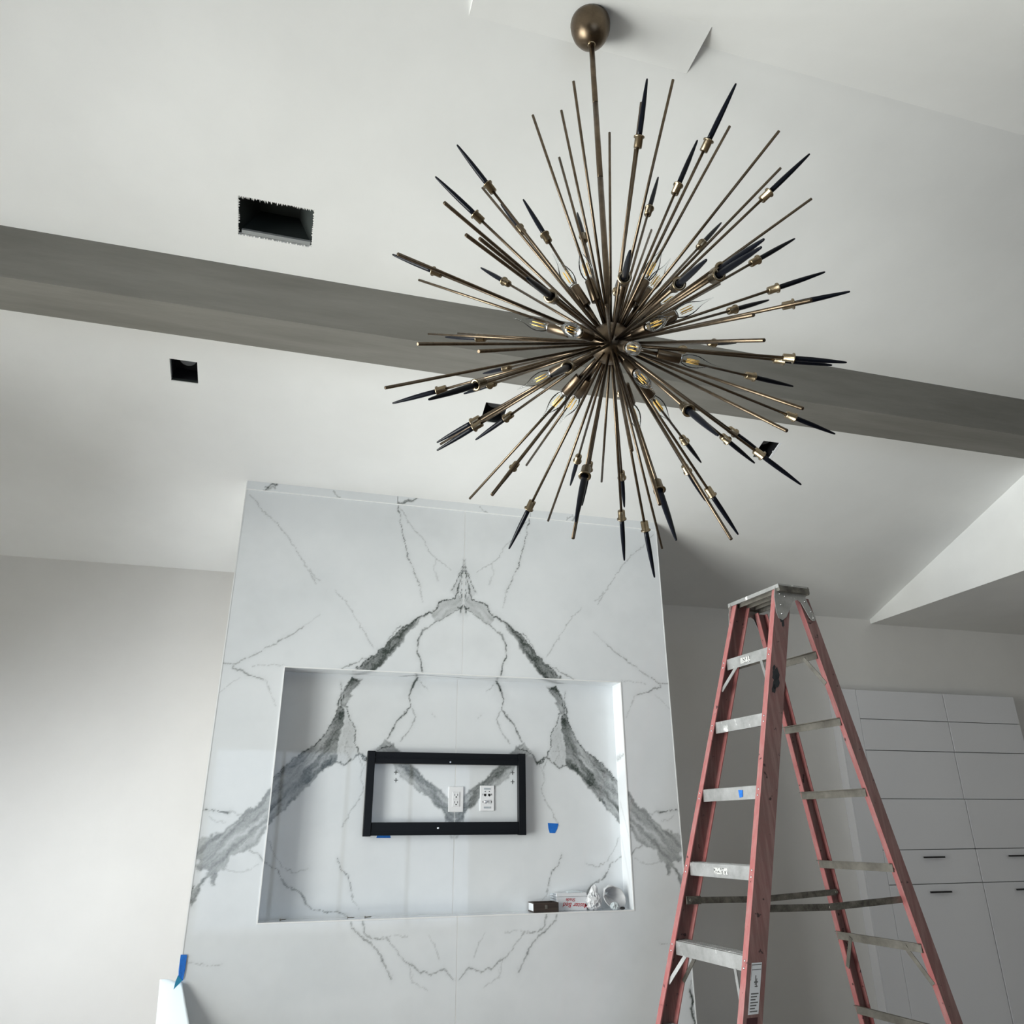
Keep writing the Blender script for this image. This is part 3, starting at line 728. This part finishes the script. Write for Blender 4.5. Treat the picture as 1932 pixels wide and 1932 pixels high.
def crumple(name, label, cat, loc, sx, sy, sz, seed, mt, amp=.32, sub=4, tail=None):
    bm = bmesh.new(); bmesh.ops.create_icosphere(bm, subdivisions=sub, radius=1.0)
    rs = np.random.RandomState(seed); C = rs.normal(size=(70, 3)); C /= np.linalg.norm(C, axis=1)[:, None]; hh = rs.uniform(-1, 1, 70)
    for v in bm.verts:
        d = np.array(v.co.normalized()); dist = np.linalg.norm(C - d, axis=1); o_ = np.argsort(dist)
        cell = hh[o_[0]]; rid = min(1.0, (dist[o_[1]] - dist[o_[0]]) * 4)      # facets with sharp ridges
        r = 1 + amp * (cell * .5 * rid + (1 - rid) * .35) - amp * .25
        if tail is not None:
            al = max(0, float(d @ np.array(tail))); r += .75 * al ** 14
        p = Vector(d * r); v.co = Vector((p.x * sx, p.y * sy, p.z * sz))
    zmin = min(v.co.z for v in bm.verts)
    for v in bm.verts: v.co.z = max(v.co.z - zmin - sz * .12, 0)
    me = bpy.data.meshes.new(name); bm.to_mesh(me); bm.free(); me.materials.append(mt)
    for p in me.polygons: p.use_smooth = False
    return tag(link(name, me, None, loc), label, cat)
crumple('plastic_bag', 'small crumpled white plastic bag with a knotted top beside the carton', 'bag', (lx(1123, 3.83), 3.848, ZL), .040, .030, .040, 5, M['bag'], .75, 5, (.1, -.1, .99))
# the open bag: a sagging cone with a rolled rim
e = empty('open_bag', (lx(1157, 3.85), 3.855, ZL)); tag(e, 'open white plastic bag with a rolled rim in the niche corner', 'bag')
nr, nu = 14, 40; vs = []; fs = []
rsn = np.random.RandomState(4)
rim = []
for i in range(nr + 1):
    t = i / nr
    for k in range(nu):
        a = 2 * math.pi * k / nu
        X = .060 * math.cos(a); Zr = .046 * math.sin(a) + .052 + .25 * X * (-.8)
        px_ = np.array([X, -.030 + .012 * math.cos(a), Zr]); tip = np.array([-.030, .040, .070])
        wv = .0045 * math.sin(7 * a + 3 * t) * t + .004 * (vnoise(np.array([a * 3.]), np.array([t * 6.]))[0] - .5)
        q = px_ * (1 - t ** 1.4 * .8) + tip * (t ** 1.4 * .8) + np.array([0, 0, .012 * math.sin(math.pi * t)]) + wv * np.array([math.cos(a), 0, math.sin(a)])
        q[2] = max(q[2], .001); q[1] = min(q[1], .050)
        vs.append(tuple(q)); 
        if i == 0: rim.append(tuple(q))
for i in range(nr):
    for k in range(nu): fs.append((i*nu+k, i*nu+(k+1)%nu, (i+1)*nu+(k+1)%nu, (i+1)*nu+k))
mb = MB(); mb.add(vs, fs, True); o = mb.build('bag_skin', M['bag'], e)
md = o.modifiers.new('thickness', 'SOLIDIFY'); md.thickness = .0008
MB().tube(rim + rim[:2], .0028, 6).build('bag_rim', M['bag'], e)
crumple('crumpled_tissue', 'crumpled white tissue in front of the open plastic bag', 'tissue', (lx(1160, 3.815), 3.814, ZL), .022, .011, .017, 9, M['paper'], .9, 4)
crumple('dark_scrap', 'little dark debris scrap beside the crumpled tissue', 'scrap', (lx(1174, 3.82), 3.818, ZL), .012, .010, .006, 14, M['ink'], .6, 3)
for i, (px, rz, lb) in enumerate(((688, .3, 'loose dark screw on the marble ledge, nearest the centre grout line'), (655, .1, 'loose dark screw on the marble ledge, middle one of three'), (528, .6, 'loose dark screw at the shaded end of the marble ledge'))):
    o = MB().lathe([(.0045, 0), (.0045, .002), (.002, .004), (.002, .026), (.0004, .032)], 8, M=Matrix.Rotation(math.pi/2, 4, 'Y')).build('drywall_screw', M['grimy'], None, (lx(px, 3.825, 1738), 3.826 + .004 * i, ZL + .0046))
    o.rotation_euler = (0, 0, rz); tag(o, lb, 'screw', 'screws on the marble ledge')

# ------------------------------------------------------------------ paper and tape hanging at the edge of the marble
ys_ = FACE - .045
ul, ur = on_y((302, 1848), FACE + .03), on_y((344, 1852), FACE - .012)
e_bl, e_br = on_y((285, 2030), FACE + .03), on_y((372, 2010), FACE - .11)
nx, nz = 12, 18; vs = []; fs = []
for i in range(nx + 1):
    s = i / nx
    for j in range(nz + 1):
        t = j / nz
        p = (1-t) * ((1-s) * ul + s * ur) + t * ((1-s) * e_bl + s * e_br)
        p = p + np.array([0, -.006 * math.sin(math.pi * s) * (.4 + t) - .004 * math.sin(3 * s + 4 * t) * t, .004 * math.sin(5 * s)])
        vs.append(p)
for i in range(nx):
    for j in range(nz): fs.append((i*(nz+1)+j, (i+1)*(nz+1)+j, (i+1)*(nz+1)+j+1, i*(nz+1)+j+1))
c = np.mean(vs, axis=0); mb = MB(); mb.add([v - c for v in vs], fs, True)
o = mb.build('paper_sheet', M['paper'], None, tuple(c)); md = o.modifiers.new('thickness', 'SOLIDIFY'); md.thickness = .0006
tag(o, 'white paper sheet hanging from blue tape at the marble edge', 'paper')
e = empty('masking_tape', tuple(on_y((346, 1801), FACE - .003))); tag(e, 'long blue masking tape strip holding the white paper sheet', 'tape')
L = np.array(e.location)
def strip(name, pts, mt):
    q = [on_y(p[:2], p[2]) - L for p in pts]; MB().prism([tuple(v) for v in q], (0, -.0008, 0)).build(name, mt, e)
strip('tape_strip', [(341, 1801, FACE - .003), (353, 1801.5, FACE - .003), (349.5, 1829, FACE - .003), (345, 1850, FACE - .004), (336.5, 1848, FACE - .006), (337, 1830, FACE - .003)], M['tape'])
strip('tape_fold', [(336, 1840, FACE - .02), (344, 1850, FACE - .02), (327.5, 1867, FACE - .06), (331, 1852, FACE - .04)], M['tape_lit_through'])

# ------------------------------------------------------------------ built-in cabinets beside the chimney breast
YCF = WALL - .07
def cx_(px, py): return float(on_y((px, py), YCF)[0])
def cz_(px, py): return float(on_y((px, py), YCF)[2])
X0 = cx_(1573, 1300); ZTOP = cz_(1640, 1302); XG = cx_(1614, 1302)
e = empty('tall_cabinet', (X0, WALL, 0)); tag(e, 'tall white built-in cabinet with flat fronts beside the pale wall', 'cabinet')
def cb_(name, a, b, c, d, e0, f, mt=M['lacquer'], bev=.0015): return MB().box(a - X0, b - X0, c - WALL, d - WALL, e0, f).build(name, mt, e, bevel=bev)
XE2 = 5.05
cb_('carcass', X0 + .012, XE2, YCF + .022, WALL - .0005, .0, ZTOP - .004, M['gap'], 0)
cb_('end_panel', X0, X0 + .012, YCF, WALL - .0005, 0, ZTOP)
cb_('filler_panel', X0 + .0125, XG - .003, YCF, YCF + .02, 0, ZTOP)
zz = [ZTOP, cz_(1626, 1356), cz_(1636, 1415), cz_(1665, 1507), cz_(1671, 1604), cz_(1682, 1670), .1]
widths = [(XG, 4.42), (4.424, XE2)]
for a, b in widths:
    for k in range(6):
        dr = cb_('door_front' if k > 1 else 'drawer_front', a, b - .003, YCF + (.0 if k != 2 else .004), YCF + .02, zz[k + 1] + .002, zz[k] - .002)
        if k == 4 or k == 5:
            MB().box((a + b) / 2 - X0 - .08, (a + b) / 2 - X0 + .08, YCF - .028 - WALL, YCF - .018 - WALL, zz[k] - .05, zz[k] - .04).build('handle', M['black'], dr)
cb_('plinth', X0 + .012, XE2, YCF + .01, YCF + .022, 0, .098, M['lacquer'], 0)

# ------------------------------------------------------------------ chandelier
HUB = np.array([.714, 1.556, 2.496]); ZCAN = zb
ch = empty('chandelier', (HUB[0], HUB[1], ZCAN)); tag(ch, 'large antique brass starburst chandelier with black spikes and candle bulbs', 'chandelier')
OFF = Vector((0, 0, HUB[2] - ZCAN))
MB().lathe([(.0, -.100), (.012, -.0985), (.030, -.091), (.046, -.076), (.057, -.055), (.0625, -.032), (.064, -.012), (.062, -.0005)], 32).build('canopy', M['brass'], ch)
MB().lathe([(.012, -.108), (.013, -.104), (.012, -.098)], 16).build('canopy_nut', M['collar'], ch)
LST = ZCAN - HUB[2]
for a, b in ((.100, .36), (.362, .66), (.662, LST - .03)): MB().lathe([(.0075, -b), (.0085, -b + .001), (.0085, -a - .001), (.0075, -a)], 14).build('stem', M['brass'], ch)
MB().lathe([(.0, -.056), (.025, -.050), (.042, -.037), (.053, -.018), (.056, 0), (.053, .018), (.042, .037), (.025, .050), (.0, .056)], 28, cap=False).build('hub', M['brass'], ch, OFF)

def aim(p, R, near):
    """direction from the hub of a rod of length R whose end is seen at p"""
    d = ray(p); oc = CAM - HUB; b = d @ oc; c = oc @ oc - R * R; disc = b * b - c
    if disc <= 0: q = CAM + d * (-b)
    else: q = CAM + d * (-b - math.sqrt(disc) if near else -b + math.sqrt(disc))
    v = q - HUB; return v / np.linalg.norm(v)
def seen(P):
    c = ROT.T @ (np.array(P) - CAM); return np.array([CX + FPX * c[0] / c[2], CX - FPX * c[1] / c[2]])
R_SP, S_SP, R_PL, R_BU = .668, .140, .660, .302      # spike tip, spike length, plain rod end, bulb tip
SPIKES = [(862,273,921,345),(821,333,896,404),(945,385,978,425),(987,376,1040,455),(740,480,815,513),(907,505,950,530),(994,524,1038,555),
 (1089,401,1100,442),(1221,148,1206,258),(1389,157,1338,265),(1316,264,1281,349),(1242,334,1223,392),(1528,290,1451,360),(1361,420,1328,457),
 (1333,490,1285,530),(1442,451,1364,503),(1437,466,1364,513),(1500,450,1430,488),(1557,513,1468,544),(1604,550,1497,570),(1451,566,1385,582),
 (1189,473,1177,526),(1165,529,1164,544),(840,636,914,638),(911,705,951,695),(740,761,825,737),(808,754,891,728),(875,743,918,725),
 (824,835,891,796),(824,850,899,808),(897,830,967,781),(1039,710,1068,696),(1076,916,1094,869),(1098,954,1117,872),(1086,985,1101,909),
 (960,1036,998,962),(932,929,965,886),(1598,684,1497,677),(1570,689,1477,683),(1497,729,1417,710),(1576,819,1500,787),(1355,822,1298,766),
 (1424,874,1373,830),(1440,856,1391,816),(1512,915,1438,859),(1323,873,1296,835),(1331,945,1298,889),(1393,1009,1345,934),(1276,1020,1250,935),
 (1178,957,1177,899),(1178,1058,1173,980),(1235,1090,1218,1001),(1389,647,1349,644),(1318,662,1288,660),(1175,763,1169,737)]
PLAIN = [(1005,217,0),(1059,208,0),(1082,153,0),(1150,250,0),(1055,297,0),(910,354,0),(838,382,1),(879,443,1),(905,450,1),(750,479,1),(790,528,0),
 (1210,193,0),(1270,150,0),(1377,238,0),(1470,247,0),(1473,317,0),(1531,375,0),(1229,434,0),(1358,536,0),(1531,566,1),(1422,594,1),
 (808,630,0),(864,629,0),(788,649,1),(903,663,1),(726,732,1),(831,838,0),(886,941,0),(928,934,1),(993,878,0),(1034,983,0),(1135,909,0),(1081,1016,1),
 (1442,642,1),(1515,771,1),(1485,813,1),(1192,850,1),(1249,1035,0),(1380,1018,1),(1245,952,1),(1145,577,1)]
BULBS = [(1042,478,1102,561),(1089,458,1123,535),(1257,456,1205,544),(1266,487,1217,554),(1299,539,1239,582),(1347,561,1266,597),(1274,594,1210,616),
 (968,600,1051,622),(1048,612,1114,634),(976,735,1053,690),(1017,794,1079,725),(1055,800,1107,726),(1213,661,1180,652),(1236,742,1196,688),
 (1273,806,1226,737),(1211,828,1191,753),(1363,694,1270,668)]
rod_me = MB().lathe([(.0037, .0), (.0037, .999), (.0030, 1.0)], 10).mesh('rod', M['brass'])
_arms = {}
def arm_mesh(L_):
    k = round(L_, 3)
    if k not in _arms: _arms[k] = MB().lathe([(.0037, .030), (.0037, L_ - .020)], 10).mesh('rod', M['brass'])
    return _arms[k]
col_me = MB().lathe([(.0050, -.029), (.0104, -.028), (.0104, -.003), (.0138, -.0028), (.0138, 0), (.0072, 0), (.0068, -.004)], 18).mesh('collar', M['collar'])
spk_me = MB().lathe([(.0064, -.003), (.0069, .015), (.0069, .045), (.0062, .075), (.0048, .105), (.0034, .128), (.0027, S_SP - .004), (.0020, S_SP - .001), (.0005, S_SP)], 12).mesh('spike', M['spike'])
soc_me = MB().lathe([(.0065, .124), (.0135, .1245), (.0140, .126), (.0140, .186), (.0125, .187), (.0120, .180)], 20).mesh('socket', M['brass'])
bar_me = MB().lathe([(.0050, .030), (.0050, .126)], 10).mesh('rod', M['brass'])
gp = [(.0085, .186), (.0115, .193), (.0155, .203), (.0175, .214), (.0178, .223), (.0165, .234), (.0135, .245), (.0095, .255), (.0060, .264), (.0038, .273), (.0024, .283), (.0015, .293), (.0007, .302)]
bulb_me = MB().lathe(gp, 20, cap=False).mesh('bulb', M['glass'])
fb = MB()
for sx_k, sy_k in ((.0056, .001), (-.0056, .001), (.0006, -.0056), (-.0006, .0060)):
    fb.lathe([(.0012, .204), (.0012, .238)], 6, M=Matrix.Translation((sx_k, sy_k, 0)))
fil_me = fb.mesh('filament', M['filament'])
fit_me = MB().lathe([(.0098, .184), (.0102, .186), (.0102, .192), (.0090, .193)], 16).mesh('bulb_base', M['steel'])
def place(name, me, v, parent=ch, spin=0.0, scale=1.0):
    o = link(name, me, parent)
    q = Vector(v).to_track_quat('Z', 'Y') @ Quaternion((0, 0, 1), spin)
    o.rotation_mode = 'QUATERNION'; o.rotation_quaternion = q; o.location = OFF; o.scale = (1, 1, scale); return o
FIXED = {(987, 376): (.54, False), (897, 830): (.56, False), (1098, 954): (.56, False), (1175, 763): (.66, False), (840, 636): (.62, False)}   # shorter rods
for tx, ty, fx, fy in SPIKES:
    cand = []; fix = FIXED.get((tx, ty))
    for R_ in (np.arange(.60, .721, .01) if fix is None else (fix[0],)):
        for k in ((True, False) if fix is None else (fix[1],)):
            v = aim((tx, ty), R_, k); cost = np.linalg.norm(seen(HUB + v * (R_ - S_SP)) - np.array([fx, fy])) + 90 * abs(R_ - R_SP) + 2 * np.linalg.norm(seen(HUB + v * R_) - np.array([tx, ty]))
            cand.append((cost, R_, k, tuple(v)))
    _, R_, _, v = min(cand)
    r = place('rod', arm_mesh(R_ - S_SP), v)
    link('collar', col_me, r, (0, 0, R_ - S_SP)); link('spike', spk_me, r, (0, 0, R_ - S_SP))
for x, y, k in PLAIN:
    d = ray((x, y)); oc = CAM - HUB; need = math.sqrt(max(oc @ oc - (d @ oc) ** 2, 0)); L_ = max(R_PL, need + .001)
    place('rod', rod_me, aim((x, y), L_, bool(k)), scale=L_)
for i, (tx, ty, bx_, by_) in enumerate(BULBS):
    best = aim((tx, ty), R_BU, True) if (tx, ty) in ((1274,594), (1048,612), (1213,661), (1236,742)) else min((aim((tx, ty), R_BU, k) for k in (True, False)), key=lambda v: np.linalg.norm(seen(HUB + v * .119) - np.array([bx_, by_])))
    r = place('rod', bar_me, best); link('socket', soc_me, r)
    b = place('bulb', bulb_me, best, spin=i * .7); link('filament', fil_me, b); link('bulb_base', fit_me, b)

# ------------------------------------------------------------------ step ladder
lad = empty('step_ladder', (2.1753, 3.2387, 0), math.atan2(.10665, .9943))
tag(lad, 'tall paint-spattered red fibreglass step ladder with aluminium steps', 'ladder')
HT = 2.40
def uf(h): return -.306 * h                      # front edge of the front rails
def wf(h): return .137 + .0607 * h               # inner half width there
def ur_(h): return .114 + .206 * h               # front edge of the rear rails
def wr(h): return .134 + .055 * h
def rail(h0, h1, u, w, s, depth, fl, t, me_web, name):
    """channel section running from drop h0 to h1 on side s (-1 towards the camera)"""
    def sect(h):
        u0, w0 = u(h), w(h); z = HT - h
        P = [(u0, w0), (u0, w0 + fl), (u0 + depth, w0 + fl), (u0 + depth, w0), (u0 + depth - t, w0), (u0 + depth - t, w0 + fl - t), (u0 + t, w0 + fl - t), (u0 + t, w0)]
        return [(a, s * b, z) for a, b in P]
    A, B = sect(h0), sect(h1); mb = MB(); n = 8; N = 12
    vs = []
    for k in range(N + 1):
        vs += [tuple(np.array(a) * (1 - k / N) + np.array(b) * k / N) for a, b in zip(A, B)]
    fs = [(k*n+i, k*n+(i+1)%n, (k+1)*n+(i+1)%n, (k+1)*n+i) for k in range(N) for i in range(n)]
    mb.add(vs, fs); mb.add(A, [(0,1,6,7),(1,2,5,6),(2,3,4,5)]); mb.add(B, [(0,1,6,7),(1,2,5,6),(2,3,4,5)])
    o = mb.build(name, M['red'], lad); o.data.materials.append(me_web)
    idx = [1 if (i % n) in (1, 5) and i < N * n else 0 for i in range(len(o.data.polygons))]
    o.data.polygons.foreach_set('material_index', idx); return o
for s in (-1, 1):
    rail(.012, 2.385, uf, wf, s, .088, .032, .005, M['red_dusty'], 'front_rail')
    rail(.050, 2.385, ur_, wr, s, .062, .028, .005, M['red_dusty'], 'rear_rail')
    MB().box(uf(2.385) - .01, uf(2.385) + .10, s * wf(2.385) - .04, s * wf(2.385) + .04, 0, .02).build('foot', M['black'], lad, bevel=.003)
    MB().box(ur_(2.385) - .01, ur_(2.385) + .075, s * wr(2.385) - .035, s * wr(2.385) + .035, 0, .02).build('foot', M['black'], lad, bevel=.003)
# top cap with its side brackets
cap = MB().box(-.012, .165, -.195, .195, HT - .012, HT).build('top_cap', M['alu'], lad, bevel=.002)
MB().box(-.014, -.009, -.195, .195, HT - .020, HT - .002).build('cap_edge', M['alu'], cap); MB().box(.162, .168, -.195, .195, HT - .040, HT - .002).build('cap_edge', M['grimy'], cap)
for w0 in (.02, .075, .125): MB().box(w0, w0 + .004, -.16, .16, HT - .030, HT - .012).build('cap_rib', M['alu_dull'], cap)
for s in (-1, 1):
    y0 = s * .196
    prof = [(-.012, 0), (.168, 0), (.172, .034), (.158, .048), (.165, .075), (.196, .145), (.190, .163), (.174, .165), (.160, .152), (.125, .078), (.108, .066), (.098, .075), (.086, .115), (.068, .160), (.048, .176), (.024, .168), (.008, .140), (-.012, .06)]
    poly = [(u + (uf(h) if u < .10 and h > .05 else 0), s * (.1705 + .0607 * h), HT - h) for u, h in prof]
    MB().prism(poly, (0, s * .003, 0)).build('cap_bracket', M['alu'], lad)
    MB().box(-.012, .168, min(s * .172, s * .198), max(s * .172, s * .198), HT - .036, HT - .010).build('cap_end', M['grimy'], cap)
    for u, h in ((.018, .045), (.050, .055), (.030, .10), (.040, .145), (.150, .07), (.172, .12), (.182, .15)):
        MB().lathe([(.005, 0), (.005, .002), (.002, .0035)], 10, M=Matrix.Rotation(s * -math.pi/2, 4, 'X')).build('rivet', M['steel'], lad, (u + (uf(h) if u < .10 else 0), s * (.1735 + .0607 * h), HT - h))
# steps
for i in range(1, 8):
    h = .305 * i; z = HT - h; w = wf(h) + .026; u0 = uf(h) + .006
    st = MB().box(u0, u0 + .076, -w, w, z - .004, z).build('step', M['alu'], lad)
    MB().box(u0 - .003, u0, -wf(h) - .004, wf(h) + .004, z - .052, z).build('step_front', M['alu'], st)
    MB().box(u0 + .073, u0 + .076, -w, w, z - .040, z - .004).build('step_back', M['alu_dull'], st)
    for k in range(4): MB().box(u0 + .010 + .016 * k, u0 + .014 + .016 * k, -w, w, z, z + .0025).build('tread_ridge', M['alu'], st)
    for s in (-1, 1):
        for dz in (-.014, -.038):
            MB().lathe([(.0045, 0), (.0045, .0015), (.002, .003)], 8, M=Matrix.Rotation(-math.pi/2, 4, 'Y')).build('rivet', M['steel'], lad, (uf(h - dz) - .0002, s * (wf(h) + .017), z + dz))
def flat_bar(name, p, q, wdt, th, mt, nrm):
    p, q, nrm = np.array(p), np.array(q), np.array(nrm, float); d = q - p; d /= np.linalg.norm(d); nrm -= d * (nrm @ d); nrm /= np.linalg.norm(nrm)
    s = np.cross(d, nrm) * wdt / 2; n_ = nrm * th
    return MB().hexa([p - s, p + s, p + s + n_, p - s + n_], [q - s, q + s, q + s + n_, q - s + n_]).build(name, mt, lad)
for i in (1, 5, 7):                             # knee braces below some steps
    h = .305 * i; z = HT - h
    for s in (-1, 1):
        hb = h + .155
        flat_bar('knee_brace', (uf(h) + .006, s * (wf(h) - .065), z - .045), (uf(hb) + .008, s * (wf(hb) + .004), HT - hb), .018, .003, M['alu'], (1, 0, 0))
        if i == 5: flat_bar('knee_brace', (uf(h) + .074, s * (wf(h) - .055), z - .035), (uf(hb) + .080, s * (wf(hb) + .004), HT - hb), .018, .003, M['alu_dull'], (1, 0, 0))
# horizontal bars of the rear frame
for i in range(1, 8):
    h = .305 * i + .004; z = HT - h; w = wr(h) + .020; u0 = ur_(h) - .002
    b = MB().box(u0, u0 + .003, -w, w, z - .034, z).build('rear_bar', M['alu_dull'], lad); MB().box(u0 - .014, u0, -w, w, z - .003, z).build('bar_flange', M['alu_dull'], b)
    if i in (1, 5):
        for s in (-1, 1):
            hb = h + .150
            flat_bar('rear_brace', (u0 - .004, s * (w - .085), z - .018), (ur_(hb) - .003, s * (wr(hb) + .010), HT - hb), .020, .003, M['alu_dull'], (1, 0, 0))
# folding spreaders
for s in (-1, 1):
    h = 1.375; ya, yb_ = s * (wf(h) - .004), s * (wr(h) + .002)
    a, b = np.array([uf(h) + .020, ya, HT - h + .004]), np.array([ur_(h) + .035, yb_, HT - h + .012]); mid = (a * .52 + b * .48) + np.array([0, 0, -.012])
    flat_bar('spreader', a, mid, .026, .004, M['grimy'], (0, -s, 0)); flat_bar('spreader', mid, b, .026, .004, M['grimy'], (0, -s, 0))
    flat_bar('spreader_plate', a - np.array([.0, s * -.003, 0]), a + np.array([.075, s * .003, -.001]), .032, .003, M['alu_dull'], (0, -s, 0))
    for p_ in (a + np.array([.02, 0, 0]), mid, b): MB().lathe([(.007, -.007), (.007, .007)], 10, M=Matrix.Rotation(math.pi/2, 4, 'X')).build('spreader_pin', M['grimy'], lad, tuple(p_))
# sticker on the rail that faces the camera
def on_web(h0, h1, a0, a1, lift):                # quad on the outer web of the near front rail
    q = []
    for h, a in ((h0, a0), (h0, a1), (h1, a1), (h1, a0)): q.append((uf(h) + a, -(wf(h) + .032 + lift), HT - h))
    return q
st = MB().prism(on_web(1.545, 1.705, .020, .066, .0002), (0, -.0006, 0)).build('warning_sticker', M['card'], lad)
pl_ = MB()
for k in range(7):
    hh_ = 1.640 + k * .009
    pl_.prism(on_web(hh_, hh_ + .004, .026, .060 - (k % 3) * .006, .0009), (0, -.0002, 0))
pl_.prism(on_web(1.550, 1.553, .022, .064, .0009), (0, -.0002, 0)); pl_.prism(on_web(1.566, 1.568, .022, .064, .0009), (0, -.0002, 0)); pl_.prism(on_web(1.548, 1.60, .020, .0215, .0009), (0, -.0002, 0))
for a_, b_, c_, d_ in ((1.585, 1.615, .040, .044), (1.595, 1.622, .046, .049), (1.604, 1.608, .036, .054), (1.618, 1.621, .040, .054)): pl_.prism(on_web(a_, b_, c_, d_, .0009), (0, -.0002, 0))
pl_.build('print', mat('faded_print', (.12, .12, .12), .7), st)
MB().prism(on_web(1.715, 1.86, .016, .064, .0002), (0, -.0005, 0)).build('sticker_residue', mat('glue_residue', (.06, .022, .025), .6), lad)
mb = MB(); rs = random.Random(12)
for cx0, ch0, rr in ((.046, .172, .013), (.054, .196, .009), (.032, .440, .021), (.040, .475, .020), (.028, .505, .013), (.020, .410, .009)):
    poly = []
    for k in range(14):
        a = 2 * math.pi * k / 14; r = rr * rs.uniform(.7, 1.2); h = ch0 + r * 1.6 * math.sin(a); u = max(.003, min(.084, cx0 + r * .9 * math.cos(a)))
        poly.append((uf(h) + u, -(wf(h) + .0323), HT - h))
    MB().prism(poly, (0, -.0006, 0)).build('tar_stain', M['tar'], lad)
# label scrap on the top step, scrap on the fourth
for i, w0, w1, z0_, z1_ in ((1, -.02, .05, -.040, -.014), (4, -.06, .035, -.038, -.014)):
    h = .305 * i; MB().box(uf(h) + .0015, uf(h) + .0028, w0, w1, HT - h + z0_, HT - h + z1_).build('step_label', M['worn_label'], lad)
# blue tape on a step
Mw = lad.matrix_basis
h = .305 * 3
o = MB().prism([(uf(h) + .0005, -.068, HT - h - .012), (uf(h) + .0005, -.098, HT - h - .014), (uf(h) + .0005, -.094, HT - h - .040), (uf(h) + .0005, -.072, HT - h - .044)], (.0012, 0, 0)).build('masking_tape', M['tape'])
o.matrix_basis = Matrix.Translation((2.1753, 3.2387, 0)) @ Matrix.Rotation(math.atan2(.10665, .9943), 4, 'Z')
tag(o, 'blue masking tape scrap stuck on a ladder step', 'tape')
